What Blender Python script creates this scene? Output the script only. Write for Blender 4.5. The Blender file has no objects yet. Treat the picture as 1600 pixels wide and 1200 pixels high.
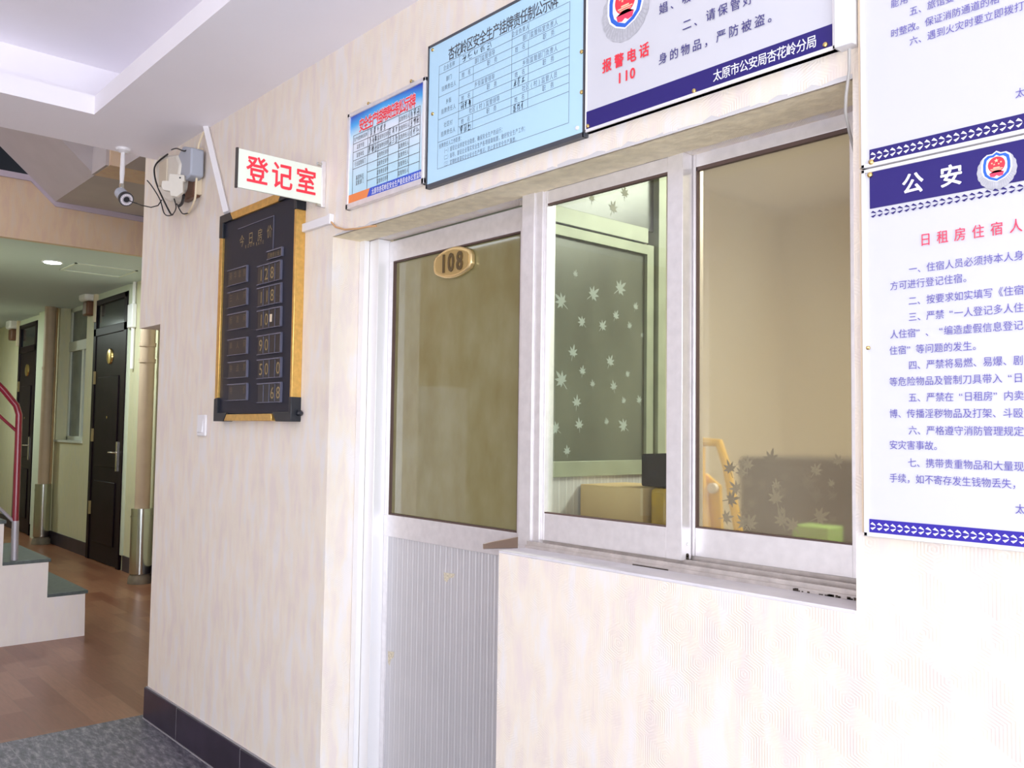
import bpy, math, random
from mathutils import Vector, Matrix
from math import sin, cos, pi, radians
S = bpy.context.scene
COL = S.collection

# ------------------------------------------------------------------ camera
FPX = 1370.03
CAM = Vector((0, -1.6, 1.437))
_y, _p, _r = radians(48.2928), radians(3.0467), radians(0.7711)
FW = Vector((-sin(_y)*cos(_p), cos(_y)*cos(_p), sin(_p)))
R0 = Vector((cos(_y), sin(_y), 0)); U0 = R0.cross(FW)
RT = R0*cos(_r) + U0*sin(_r); UP = -R0*sin(_r) + U0*cos(_r)
cd = bpy.data.cameras.new('camera'); cam = bpy.data.objects.new('camera', cd); COL.objects.link(cam)
cd.sensor_width = 36; cd.lens = FPX/1600*36; cd.clip_start = 0.05
m = Matrix((RT, UP, -FW)).transposed().to_4x4(); m.translation = CAM; cam.matrix_world = m
S.camera = cam

def at(px, py, x=None, y=None, z=None):
    """world point seen at a photo pixel on the plane x=, y= or z="""
    d = FW + (px-800)/FPX*RT - (py-600)/FPX*UP
    for i, v in enumerate((x, y, z)):
        if v is not None: t = (v-CAM[i])/d[i]
    return CAM + t*d

# ------------------------------------------------------------------ light
S.view_settings.view_transform = 'Standard'; S.view_settings.look = 'None'
S.view_settings.gamma = 1; S.view_settings.exposure = 0.22; S.view_settings.use_curve_mapping = False
S.render.engine = 'CYCLES'
S.cycles.use_denoising = True; S.cycles.denoising_prefilter = 'ACCURATE'; S.cycles.denoising_input_passes = 'RGB_ALBEDO_NORMAL'
S.cycles.max_bounces = 12; S.cycles.diffuse_bounces = 6; S.cycles.glossy_bounces = 5
S.cycles.transparent_max_bounces = 12; S.cycles.transmission_bounces = 8
S.cycles.sample_clamp_indirect = 6
W = bpy.data.worlds.new('world'); S.world = W; W.use_nodes = True
W.node_tree.nodes['Background'].inputs[0].default_value = (0.89, 0.97, 1.07, 1)
W.node_tree.nodes['Background'].inputs[1].default_value = 3.0

def area(name, loc, rot, sx, sy, power, color=(1, 1, 1), portal=False):
    l = bpy.data.lights.new(name, 'AREA'); l.shape = 'RECTANGLE'; l.size = sx; l.size_y = sy
    l.energy = power; l.color = color
    if portal: l.cycles.is_portal = True
    o = bpy.data.objects.new(name, l); COL.objects.link(o); o.location = loc; o.rotation_euler = rot
    return o
# daylight comes through the open shop front at the right-hand end (x = 1.9)
area('entrance_daylight', (1.88, -1.95, 1.22), (0, radians(90), 0), 2.3, 3.9, 75, (0.89, 0.94, 1.05))
# unseen fill lamp added before the back wall to light the front wall
area('side_fill_light', (-0.75, -3.97, 1.22), (radians(90), 0, 0), 4.3, 2.2, 60, (0.90, 0.94, 1.04))
sl_ = bpy.data.lights.new('sun', 'SUN'); sl_.energy = 14; sl_.angle = radians(1); sl_.color = (0.96, 0.98, 0.97)
so_ = bpy.data.objects.new('sun', sl_); COL.objects.link(so_); so_.rotation_euler = (0, radians(-32), 0)  # high sun from behind the building, lights the pavement outside only; added for bounce onto the ceiling
area('office_lamp_light', (-0.6, 1.6, 2.62), (0, 0, 0), 1.2, 0.3, 92, (0.97, 0.97, 0.84))

# ------------------------------------------------------------------ materials
def nodes(name):
    mt = bpy.data.materials.new(name); mt.use_nodes = True
    return mt, mt.node_tree, mt.node_tree.nodes['Principled BSDF']
def N(t, typ, **k):
    n = t.nodes.new(typ)
    for a, b in k.items():
        if a == 'op': n.operation = b
        else: setattr(n, a, b)
    return n
def plain(name, col, rough=0.5, metal=0.0, coat=0.0, emit=None, noise=0.0, nscale=12, bump=0.0):
    mt, t, b = nodes(name)
    b.inputs['Base Color'].default_value = (*col, 1); b.inputs['Roughness'].default_value = rough
    b.inputs['Metallic'].default_value = metal; b.inputs['Coat Weight'].default_value = coat
    if emit: b.inputs['Emission Color'].default_value = (*col, 1); b.inputs['Emission Strength'].default_value = emit
    if noise or bump:
        tc = N(t, 'ShaderNodeTexCoord'); nz = N(t, 'ShaderNodeTexNoise'); nz.inputs['Scale'].default_value = nscale
        nz.inputs['Detail'].default_value = 5
        t.links.new(tc.outputs['Object'], nz.inputs['Vector'])
        if noise:
            cr = N(t, 'ShaderNodeValToRGB')
            cr.color_ramp.elements[0].position = 0.3; cr.color_ramp.elements[1].position = 0.7
            cr.color_ramp.elements[0].color = (*[c*(1-noise) for c in col], 1)
            cr.color_ramp.elements[1].color = (*[min(1, c*(1+noise)) for c in col], 1)
            t.links.new(nz.outputs['Fac'], cr.inputs[0]); t.links.new(cr.outputs[0], b.inputs['Base Color'])
        if bump:
            bp = N(t, 'ShaderNodeBump'); bp.inputs['Strength'].default_value = bump; bp.inputs['Distance'].default_value = 0.005
            t.links.new(nz.outputs['Fac'], bp.inputs['Height']); t.links.new(bp.outputs[0], b.inputs['Normal'])
    return mt
def mth(t, op, a, b=None, c=None):
    n = N(t, 'ShaderNodeMath', op=op)
    for i, v in enumerate((a, b, c)):
        if v is None: continue
        if isinstance(v, (int, float)): n.inputs[i].default_value = v
        else: t.links.new(v, n.inputs[i])
    return n.outputs[0]
def ramp(t, src, stops):
    cr = N(t, 'ShaderNodeValToRGB'); e = cr.color_ramp.elements
    while len(e) < len(stops): e.new(0.5)
    for el, (p, c) in zip(e, stops): el.position = p; el.color = (*c, 1)
    t.links.new(src, cr.inputs[0]); return cr.outputs[0]
def mixc(t, fac, a, b, mode='MIX'):
    n = N(t, 'ShaderNodeMix', data_type='RGBA', blend_type=mode)
    for sock, v in ((n.inputs[0], fac), (n.inputs[6], a), (n.inputs[7], b)):
        if isinstance(v, (int, float)): sock.default_value = v
        elif isinstance(v, tuple): sock.default_value = (*v, 1)
        else: t.links.new(v, sock)
    return n.outputs[2]

def wallpaper(name, a, b_, c, bumpk=0.35):
    """cream wallpaper embossed with fine ribs that turn into chevrons, faint warm and cool blotches"""
    mt, t, b = nodes(name)
    g = N(t, 'ShaderNodeNewGeometry'); sx = N(t, 'ShaderNodeSeparateXYZ'); t.links.new(g.outputs['Position'], sx.inputs[0])
    u = mth(t, 'ADD', sx.outputs[0], sx.outputs[1]); v = sx.outputs[2]
    # staggered cells 0.115 x 0.075 m
    row = mth(t, 'FLOOR', mth(t, 'DIVIDE', v, 0.075))
    us = mth(t, 'ADD', u, mth(t, 'MULTIPLY', row, 0.047))
    uc = mth(t, 'SUBTRACT', mth(t, 'MODULO', mth(t, 'ADD', us, 50.0), 0.115), 0.0575)
    vc = mth(t, 'SUBTRACT', mth(t, 'MODULO', v, 0.075), 0.0375)
    h1 = mth(t, 'ABSOLUTE', uc)
    h2 = mth(t, 'ADD', mth(t, 'MULTIPLY', mth(t, 'ABSOLUTE', uc), 0.45), mth(t, 'MULTIPLY', mth(t, 'ABSOLUTE', vc), 0.95))
    h = mth(t, 'MAXIMUM', h1, h2)
    w = mth(t, 'SINE', mth(t, 'MULTIPLY', h, 2*pi/0.0062))
    nz = N(t, 'ShaderNodeTexNoise'); nz.inputs['Scale'].default_value = 5; nz.inputs['Detail'].default_value = 2
    mp = N(t, 'ShaderNodeMapping'); mp.inputs['Scale'].default_value = (2.2, 2.2, 0.9); mp.inputs['Rotation'].default_value = (0, 0.45, 0)
    t.links.new(g.outputs['Position'], mp.inputs[0]); t.links.new(mp.outputs[0], nz.inputs['Vector'])
    mask = ramp(t, nz.outputs['Fac'], [(0.40, (0.15,)*3), (0.58, (1,)*3)])
    n2 = N(t, 'ShaderNodeTexNoise'); n2.inputs['Scale'].default_value = 9; n2.inputs['Detail'].default_value = 3
    mp2 = N(t, 'ShaderNodeMapping'); mp2.inputs['Scale'].default_value = (2.0, 2.0, 0.55); mp2.inputs['Rotation'].default_value = (0, -0.3, 0)
    t.links.new(g.outputs['Position'], mp2.inputs[0]); t.links.new(mp2.outputs[0], n2.inputs['Vector'])
    col = ramp(t, n2.outputs['Fac'], [(0.36, a), (0.5, b_), (0.64, c)])
    ln = mth(t, 'MULTIPLY', mth(t, 'ADD', mth(t, 'MULTIPLY', w, 0.5), 0.5), mask)
    col2 = mixc(t, mth(t, 'MULTIPLY', ln, 0.14), col, tuple(x*0.78 for x in b_))
    t.links.new(col2, b.inputs['Base Color']); b.inputs['Roughness'].default_value = 0.55
    bp = N(t, 'ShaderNodeBump'); bp.inputs['Strength'].default_value = bumpk; bp.inputs['Distance'].default_value = 0.0012
    t.links.new(mth(t, 'MULTIPLY', w, mask), bp.inputs['Height']); t.links.new(bp.outputs[0], b.inputs['Normal'])
    return mt

WALL = wallpaper('cream_wallpaper', (0.78, 0.68, 0.63), (0.83, 0.74, 0.63), (0.81, 0.76, 0.73), 0.22)
WALLP = wallpaper('peach_wallpaper', (0.70, 0.50, 0.38), (0.74, 0.55, 0.38), (0.72, 0.56, 0.44))
CORW = wallpaper('pale_green_wallpaper', (0.62, 0.60, 0.40), (0.66, 0.62, 0.42), (0.62, 0.60, 0.44), 0.2)
PLASTER = plain('rough_cream_plaster', (0.86, 0.76, 0.54), 0.8, noise=0.10, nscale=30, bump=0.6)
CEIL = plain('white_ceiling_paint', (0.93, 0.90, 0.95), 0.75, noise=0.02, nscale=2)
CCEIL = plain('corridor_ceiling_paint', (0.60, 0.68, 0.72), 0.6)
LILAC = plain('grey_lilac_soffit', (0.50, 0.45, 0.46), 0.8, noise=0.04, nscale=5)
TRIM = plain('lilac_trim_paint', (0.56, 0.48, 0.58), 0.6)
ALU = plain('brushed_aluminium', (0.80, 0.77, 0.78), 0.38, 0.55, noise=0.05, nscale=40)
ALUW = plain('white_coated_aluminium', (0.86, 0.85, 0.86), 0.4, 0.3)
ALUG = plain('aged_cream_aluminium', (0.31, 0.33, 0.245), 0.45, 0.2, noise=0.1, nscale=14)
STEEL = plain('polished_steel', (0.62, 0.64, 0.60), 0.18, 1.0)
CHROME = plain('worn_chrome', (0.8, 0.74, 0.68), 0.2, 1.0)
GOLD = plain('gold_foil', (0.72, 0.45, 0.13), 0.28, 0.75, noise=0.12, nscale=60)
BRASS = plain('brass', (0.75, 0.55, 0.22), 0.25, 1.0)
BLACKP = plain('black_plastic', (0.012, 0.014, 0.02), 0.35)
NAVY = plain('matte_navy_board', (0.008, 0.009, 0.022), 0.55, noise=0.15, nscale=8)
SLOT = plain('dark_slot_card', (0.012, 0.012, 0.018), 0.3)
SLOTE = plain('clear_slot_rail', (0.12, 0.12, 0.17), 0.25)
DIMGOLD = plain('dull_gold_print', (0.30, 0.22, 0.10), 0.4)
DARKTXT = plain('faded_bronze_print', (0.17, 0.12, 0.075), 0.5)
WHITEP = plain('white_plastic', (0.82, 0.80, 0.82), 0.4)
CREAMP = plain('yellowed_white_plastic', (0.72, 0.68, 0.60), 0.5, noise=0.06, nscale=10)
GREYP = plain('blue_grey_plastic', (0.42, 0.45, 0.52), 0.4)
CABLE = plain('black_cable', (0.015, 0.015, 0.018), 0.5)
CABLEW = plain('cream_cable', (0.80, 0.68, 0.48), 0.5)
CABLEO = plain('orange_cable', (0.62, 0.36, 0.17), 0.5)
CABLEG = plain('grey_cable', (0.40, 0.38, 0.36), 0.5)
SIGNW = plain('white_sign_face', (0.62, 0.62, 0.67), 0.35)
SIGNC = plain('milky_sign_face', (0.80, 0.84, 0.72), 0.3)
RED = plain('red_print', (0.86, 0.035, 0.06), 0.45)
PINKRED = plain('rose_red_print', (0.85, 0.05, 0.12), 0.45)
NAVYINK = plain('navy_ink', (0.05, 0.04, 0.22), 0.45)
BLUEINK = plain('faded_blue_ink', (0.12, 0.10, 0.42), 0.5)
BANDN = plain('navy_blue_band', (0.014, 0.005, 0.15), 0.5)
BANDB = plain('royal_blue_band', (0.022, 0.008, 0.33), 0.5)
WHITEINK = plain('white_print', (0.88, 0.88, 0.92), 0.45)
GREYINK = plain('dark_grey_print', (0.07, 0.07, 0.08), 0.5)
LINEINK = plain('thin_grey_print', (0.20, 0.26, 0.32), 0.5)
PEN = plain('black_marker_ink', (0.012, 0.014, 0.03), 0.5)
BLUEB = plain('pale_blue_acrylic', (0.47, 0.72, 0.90), 0.22, coat=0.3)
DARKFR = plain('dark_grey_backing', (0.06, 0.065, 0.08), 0.4)
SHBLUE = plain('badge_blue', (0.02, 0.13, 0.65), 0.4)
SILVER = plain('silver_print', (0.48, 0.48, 0.52), 0.4, noise=0.12, nscale=120)
ORANGE = plain('orange_print', (0.88, 0.26, 0.07), 0.45)
RIBBON = plain('bright_blue_print', (0.03, 0.09, 0.60), 0.45)
YELLOW = plain('yellow_plastic', (0.90, 0.55, 0.01), 0.4)
CARD = plain('kraft_cardboard', (0.60, 0.43, 0.23), 0.7, noise=0.06, nscale=9)
TAPE = plain('amber_packing_tape', (0.42, 0.26, 0.03), 0.25, coat=0.4, noise=0.2, nscale=30)
BAG = plain('black_fabric', (0.022, 0.020, 0.022), 0.85, noise=0.2, nscale=120)
REDRAIL = plain('dark_red_paint', (0.25, 0.012, 0.03), 0.3, coat=0.5)
RAILGREY = plain('bare_grey_steel', (0.45, 0.43, 0.47), 0.45, 0.4)
DOORM = plain('dark_maroon_door', (0.010, 0.005, 0.009), 0.35, coat=0.0, noise=0.3, nscale=6)
DOORM.node_tree.nodes['Principled BSDF'].inputs['Specular IOR Level'].default_value = 0.08
DARKGLASS = plain('dark_glass', (0.02, 0.026, 0.032), 0.12)
PIPEP = plain('beige_painted_pipe', (0.50, 0.37, 0.27), 0.5, noise=0.05, nscale=8)
PIPEB = plain('ochre_painted_plaster', (0.50, 0.32, 0.16), 0.6)
BASE = plain('dark_plum_tile', (0.028, 0.020, 0.036), 0.35, noise=0.35, nscale=7)
GROUT = plain('grey_grout', (0.34, 0.32, 0.34), 0.8)
DARKV = plain('painted_void_shade', (0.012, 0.014, 0.022), 0.9)
OFFW = plain('office_beige_wall', (0.72, 0.66, 0.56), 0.8)
OFFD = plain('office_dark_cabinet', (0.035, 0.03, 0.03), 0.6, noise=0.4, nscale=6)
TREAD = plain('green_grey_stone_tread', (0.10, 0.125, 0.125), 0.35, noise=0.2, nscale=30)
RAIL = plain('dirty_aluminium_track', (0.55, 0.50, 0.47), 0.4, 0.4, noise=0.15, nscale=30)
GRIME = plain('black_grime', (0.05, 0.035, 0.025), 0.8)
SEAL = plain('brown_rubber_seal', (0.10, 0.06, 0.05), 0.6)
LAMPE = plain('lit_downlight', (0.85, 0.95, 1.0), 0.5, emit=14)
LED = plain('infrared_led', (0.75, 0.70, 0.75), 0.3)
LEAF = plain('frosted_leaf_print', (0.33, 0.37, 0.34), 0.6)

def floor_wood():
    mt, t, b = nodes('red_brown_wood_look_tiles')
    g = N(t, 'ShaderNodeNewGeometry')
    br = N(t, 'ShaderNodeTexBrick'); br.offset = 0.37; br.offset_frequency = 2
    t.links.new(g.outputs['Position'], br.inputs['Vector'])
    br.inputs['Scale'].default_value = 1; br.inputs['Brick Width'].default_value = 0.62; br.inputs['Row Height'].default_value = 0.108
    br.inputs['Mortar Size'].default_value = 0.0012; br.inputs['Bias'].default_value = 0.0
    br.inputs['Color1'].default_value = (0.22, 0.075, 0.040, 1); br.inputs['Color2'].default_value = (0.33, 0.150, 0.085, 1)
    br.inputs['Mortar'].default_value = (0.20, 0.10, 0.06, 1)
    nz = N(t, 'ShaderNodeTexNoise'); mp = N(t, 'ShaderNodeMapping'); mp.inputs['Scale'].default_value = (3, 22, 1)
    t.links.new(g.outputs['Position'], mp.inputs[0]); t.links.new(mp.outputs[0], nz.inputs['Vector']); nz.inputs['Scale'].default_value = 3
    c = mixc(t, 0.35, br.outputs['Color'], ramp(t, nz.outputs['Fac'], [(0.3, (0.5,)*3), (0.7, (1.0,)*3)]), 'MULTIPLY')
    t.links.new(c, b.inputs['Base Color']); b.inputs['Roughness'].default_value = 0.3
    return mt
def floor_stone():
    mt, t, b = nodes('dark_flamed_granite_tiles')
    g = N(t, 'ShaderNodeNewGeometry')
    nz = N(t, 'ShaderNodeTexNoise'); nz.inputs['Scale'].default_value = 26; nz.inputs['Detail'].default_value = 12; nz.inputs['Roughness'].default_value = 0.75
    mp = N(t, 'ShaderNodeMapping'); mp.inputs['Rotation'].default_value = (0, 0, 0.6); mp.inputs['Scale'].default_value = (0.5, 1.6, 1)
    t.links.new(g.outputs['Position'], mp.inputs[0]); t.links.new(mp.outputs[0], nz.inputs['Vector'])
    c = ramp(t, nz.outputs['Fac'], [(0.36, (0.025, 0.025, 0.04)), (0.50, (0.105, 0.095, 0.130)), (0.64, (0.27, 0.26, 0.28))])
    br = N(t, 'ShaderNodeTexBrick'); br.offset = 0; t.links.new(g.outputs['Position'], br.inputs['Vector'])
    br.inputs['Scale'].default_value = 1; br.inputs['Brick Width'].default_value = 0.6; br.inputs['Row Height'].default_value = 0.6
    br.inputs['Mortar Size'].default_value = 0.002
    c2 = mixc(t, br.outputs['Fac'], c, (0.20, 0.20, 0.22))
    t.links.new(c2, b.inputs['Base Color']); b.inputs['Roughness'].default_value = 0.45
    bp = N(t, 'ShaderNodeBump'); bp.inputs['Strength'].default_value = 0.25; bp.inputs['Distance'].default_value = 0.002
    t.links.new(nz.outputs['Fac'], bp.inputs['Height']); t.links.new(bp.outputs[0], b.inputs['Normal'])
    return mt
WOODF, STONEF = floor_wood(), floor_stone()

def glass_clear():
    mt, t, b = nodes('clear_window_glass')
    out = t.nodes['Material Output']; t.nodes.remove(b)
    tr = N(t, 'ShaderNodeBsdfTransparent'); tr.inputs[0].default_value = (0.88, 0.92, 0.88, 1)
    gl = N(t, 'ShaderNodeBsdfGlossy'); gl.inputs['Roughness'].default_value = 0.02
    fr = N(t, 'ShaderNodeLayerWeight'); fr.inputs['Blend'].default_value = 0.5
    mx = N(t, 'ShaderNodeMixShader'); t.links.new(mth(t, 'ADD', mth(t, 'MULTIPLY', mth(t, 'POWER', fr.outputs['Facing'], 5.0), 0.8), 0.06), mx.inputs[0]); t.links.new(tr.outputs[0], mx.inputs[1]); t.links.new(gl.outputs[0], mx.inputs[2])
    t.links.new(mx.outputs[0], out.inputs[0]); return mt
GLASS = glass_clear()
def film_glass(name, c1, c2, c3, see, scale=(6, 6, 3), rough=0.06, blur=0.0, seecol=(1.0, 0.97, 0.86)):
    """pane with an old mottled film behind it: partly see-through, partly film colour, glossy front"""
    mt, t, b = nodes(name)
    out = t.nodes['Material Output']
    g = N(t, 'ShaderNodeNewGeometry'); mp = N(t, 'ShaderNodeMapping'); mp.inputs['Scale'].default_value = scale
    nz = N(t, 'ShaderNodeTexNoise'); nz.inputs['Scale'].default_value = 1; nz.inputs['Detail'].default_value = 4; nz.inputs['Roughness'].default_value = 0.5
    t.links.new(g.outputs['Position'], mp.inputs[0]); t.links.new(mp.outputs[0], nz.inputs['Vector'])
    t.links.new(ramp(t, nz.outputs['Fac'], [(0.33, c1), (0.5, c2), (0.68, c3)]), b.inputs['Base Color'])
    b.inputs['Roughness'].default_value = rough; b.inputs['IOR'].default_value = 1.5; b.inputs['Coat Weight'].default_value = 1 if rough < 0.2 else 0; b.inputs['Coat Roughness'].default_value = 0.02
    if blur:
        s = N(t, 'ShaderNodeBsdfRefraction'); s.inputs['Roughness'].default_value = blur; s.inputs['IOR'].default_value = 1.12
        s.inputs[0].default_value = (*seecol, 1)
    else:
        s = N(t, 'ShaderNodeBsdfTransparent'); s.inputs[0].default_value = (*seecol, 1)
    mx = N(t, 'ShaderNodeMixShader'); mx.inputs[0].default_value = see
    t.links.new(b.outputs[0], mx.inputs[1]); t.links.new(s.outputs[0], mx.inputs[2]); t.links.new(mx.outputs[0], out.inputs[0])
    return mt
DOORGL = film_glass('olive_filmed_door_glass', (0.215, 0.185, 0.075), (0.24, 0.215, 0.10), (0.27, 0.25, 0.13), 0.06, (10, 10, 5), 0.05)
SASHGL = film_glass('frosted_amber_filmed_glass', (0.40, 0.34, 0.24), (0.43, 0.38, 0.28), (0.46, 0.42, 0.32), 0.66, (3, 3, 1.5), 0.07, 0.22)
PARTGL = film_glass('grey_green_frosted_glass', (0.105, 0.11, 0.085), (0.13, 0.138, 0.108), (0.155, 0.162, 0.125), 0.1, (7, 7, 3), 0.3)

def ribbed():
    mt, t, b = nodes('fluted_aluminium_panel')
    g = N(t, 'ShaderNodeNewGeometry'); sx = N(t, 'ShaderNodeSeparateXYZ'); t.links.new(g.outputs['Position'], sx.inputs[0])
    u = mth(t, 'ADD', sx.outputs[0], sx.outputs[1])
    f = mth(t, 'FRACT', mth(t, 'ADD', mth(t, 'DIVIDE', u, 0.031), 100.0))
    hgt = ramp(t, f, [(0.0, (0,)*3), (0.06, (1,)*3), (0.16, (1,)*3), (0.22, (0.2,)*3), (0.60, (0.25,)*3), (0.64, (0.8,)*3), (0.70, (0.25,)*3), (1.0, (0.2,)*3)])
    nz = N(t, 'ShaderNodeTexNoise'); nz.inputs['Scale'].default_value = 5
    t.links.new(g.outputs['Position'], nz.inputs['Vector'])
    base = ramp(t, nz.outputs['Fac'], [(0.3, (0.54, 0.53, 0.55)), (0.7, (0.60, 0.58, 0.60))])
    t.links.new(mixc(t, mth(t, 'MULTIPLY', hgt, 0.6), base, (0.86, 0.85, 0.86)), b.inputs['Base Color'])
    b.inputs['Roughness'].default_value = 0.42; b.inputs['Metallic'].default_value = 0.4
    bp = N(t, 'ShaderNodeBump'); bp.inputs['Strength'].default_value = 0.6; bp.inputs['Distance'].default_value = 0.002
    t.links.new(hgt, bp.inputs['Height']); t.links.new(bp.outputs[0], b.inputs['Normal'])
    return mt
RIBBED = ribbed()
def small_sign_face():
    """printed poster: deep blue sky at the top fading to pale cyan and white"""
    mt, t, b = nodes('blue_sky_poster_print')
    g = N(t, 'ShaderNodeNewGeometry'); sx = N(t, 'ShaderNodeSeparateXYZ'); t.links.new(g.outputs['Position'], sx.inputs[0])
    f = mth(t, 'DIVIDE', mth(t, 'SUBTRACT', sx.outputs[2], 2.20), 0.34)
    e = mth(t, 'MULTIPLY', mth(t, 'ABSOLUTE', mth(t, 'ADD', sx.outputs[0], 2.45)), 0.35)
    c = ramp(t, mth(t, 'ADD', f, mth(t, 'SUBTRACT', e, 0.04)), [(0.0, (0.42, 0.70, 0.88)), (0.30, (0.55, 0.80, 0.92)), (0.68, (0.78, 0.84, 0.93)), (0.80, (0.55, 0.78, 0.93)), (0.90, (0.06, 0.40, 0.85)), (1.0, (0.02, 0.07, 0.50))])
    t.links.new(c, b.inputs['Base Color']); b.inputs['Roughness'].default_value = 0.4
    return mt
POSTER = small_sign_face()

# ------------------------------------------------------------------ mesh helpers
class MB:
    def __init__(s): s.v = []; s.f = []; s.m = []; s.mi = 0
    def add(s, vs, fs):
        n = len(s.v); s.v += [tuple(v) for v in vs]; s.f += [tuple(n+i for i in f) for f in fs]; s.m += [s.mi]*len(fs)
        return s
    def box(s, x0, x1, y0, y1, z0, z1):
        x0, x1 = sorted((x0, x1)); y0, y1 = sorted((y0, y1)); z0, z1 = sorted((z0, z1))
        return s.add([(x0,y0,z0),(x1,y0,z0),(x1,y1,z0),(x0,y1,z0),(x0,y0,z1),(x1,y0,z1),(x1,y1,z1),(x0,y1,z1)],
                     [(0,3,2,1),(4,5,6,7),(0,1,5,4),(1,2,6,5),(2,3,7,6),(3,0,4,7)])
    def prism(s, poly, axis, a0, a1):
        """polygon in the plane perpendicular to axis; x->(y,z) y->(x,z) z->(x,y)"""
        def P(p, a): return {'x': (a, p[0], p[1]), 'y': (p[0], a, p[1]), 'z': (p[0], p[1], a)}[axis]
        n = len(poly); vs = [P(p, a0) for p in poly]+[P(p, a1) for p in poly]
        fs = [tuple(range(n)), tuple(range(2*n-1, n-1, -1))]+[(i, i+n, (i+1) % n+n, (i+1) % n) for i in range(n)]
        return s.add(vs, fs)
    def tube(s, path, r, seg=12, caps=True):
        path = [Vector(p) for p in path]; rs = r if isinstance(r, (list, tuple)) else [r]*len(path)
        rings = []; up = None
        for i, p in enumerate(path):
            d = (path[min(i+1, len(path)-1)]-path[max(i-1, 0)]).normalized()
            if up is None: up = Vector((0, 0, 1)) if abs(d.z) < 0.9 else Vector((1, 0, 0))
            a = d.cross(up).normalized(); b = a.cross(d).normalized(); up = b
            rings.append([p+(a*cos(2*pi*k/seg)+b*sin(2*pi*k/seg))*rs[i] for k in range(seg)])
        vs = [v for r_ in rings for v in r_]; fs = []
        for i in range(len(rings)-1):
            for k in range(seg):
                fs.append((i*seg+k, i*seg+(k+1) % seg, (i+1)*seg+(k+1) % seg, (i+1)*seg+k))
        if caps: fs += [tuple(range(seg-1, -1, -1)), tuple((len(rings)-1)*seg+k for k in range(seg))]
        return s.add(vs, fs)
    def cyl(s, p0, p1, r, seg=20, r1=None): return s.tube([p0, p1], [r, r if r1 is None else r1], seg)
    def build(s, name, mats, parent=None, bevel=0.0, smooth=True):
        me = bpy.data.meshes.new(name); me.from_pydata(s.v, [], s.f); me.update()
        for mt in (mats if isinstance(mats, (list, tuple)) else [mats]): me.materials.append(mt)
        me.polygons.foreach_set('material_index', s.m)
        import bmesh
        bm = bmesh.new(); bm.from_mesh(me); bmesh.ops.recalc_face_normals(bm, faces=bm.faces); bm.to_mesh(me); bm.free()
        if smooth:
            me.polygons.foreach_set('use_smooth', [True]*len(me.polygons)); me.set_sharp_from_angle(angle=radians(35))
        o = bpy.data.objects.new(name, me); COL.objects.link(o)
        if parent:
            o.parent = parent; o.matrix_parent_inverse = Matrix.Translation(-Vector(parent.location))
        if bevel:
            b = o.modifiers.new('bevel', 'BEVEL'); b.width = bevel; b.segments = 2; b.limit_method = 'ANGLE'
        return o
    def raw(s, name, mats, parent):
        """flat print: keep winding as given"""
        me = bpy.data.meshes.new(name); me.from_pydata(s.v, [], s.f); me.update()
        for mt in (mats if isinstance(mats, (list, tuple)) else [mats]): me.materials.append(mt)
        me.polygons.foreach_set('material_index', s.m)
        o = bpy.data.objects.new(name, me); COL.objects.link(o)
        o.parent = parent; o.matrix_parent_inverse = Matrix.Translation(-Vector(parent.location))
        return o

def box(*a): return MB().box(*a)
def struct(o): o['kind'] = 'structure'; return o
def tag(o, label, cat, group=None):
    o['label'] = label; o['category'] = cat
    if group: o['group'] = group
    return o
def thing(name, loc, label, cat, group=None):
    o = bpy.data.objects.new(name, None); COL.objects.link(o); o.location = loc; o.empty_display_size = 0.05
    return tag(o, label, cat, group)

# ------------------------------------------------------------------ lettering
_gl = {}
def glyph(ch, bold):
    k = (ch, round(bold, 3))
    if k not in _gl:
        c = bpy.data.curves.new('t', 'FONT'); c.body = ch; c.size = 1; c.offset = bold; c.resolution_u = 3
        o = bpy.data.objects.new('t', c); me = bpy.data.meshes.new_from_object(o)
        vs = [(v.co.x, v.co.y) for v in me.vertices]; fs = [tuple(p.vertices) for p in me.polygons]
        bpy.data.meshes.remove(me); bpy.data.objects.remove(o); bpy.data.curves.remove(c)
        _gl[k] = (vs, fs)
    return _gl[k]
def put(mb, ch, c, ux, uz, sw, sh, bold=0.0, slant=0.0):
    """one glyph: em box centred on c, width/height scale sw/sh along unit vectors ux/uz"""
    if bold:
        for k in range(8):
            d = bold*0.8; c_ = Vector(c)+Vector(ux)*(cos(k*pi/4)*d*sw)+Vector(uz)*(sin(k*pi/4)*d*sh)+Vector(ux).cross(Vector(uz))*0.00005*(k+1)
            put(mb, ch, c_, ux, uz, sw, sh, 0.0, slant)
    vs, fs = glyph(ch, 0.0); wide = ord(ch) > 0x2000
    cx = 0.5 if wide else (max(v[0] for v in vs)/2 if vs else 0); cy = 0.3575 if wide else 0.345
    if ch == '“': cx -= 0.5
    c = Vector(c); ux = Vector(ux); uz = Vector(uz)
    mb.add([c+ux*((x-cx+slant*(y-cy))*sw)+uz*((y-cy)*sh) for x, y in vs], fs)
def line_xz(mb, s, p0, p1, y, h=None, w=None, bold=0.0, n=None):
    """text on a plane y=const, from photo pixel p0 (centre of first char) to p1 (centre of last char)"""
    a = at(*p0, y=y); b = at(*p1, y=y); n = n or len(s)-1
    z = (a.z+b.z)/2; step = (b.x-a.x)/max(n, 1)
    w = w or abs(step)*0.9; h = h or w
    for i, ch in enumerate(s):
        if ch == ' ': continue
        put(mb, ch, (a.x+step*i, y, z), (1, 0, 0), (0, 0, 1), w, h, bold)
def strip(mb, x0, x1, z0, z1, y):
    mb.add([(x0, y, z0), (x1, y, z0), (x1, y, z1), (x0, y, z1)], [(0, 1, 2, 3)])

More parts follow.
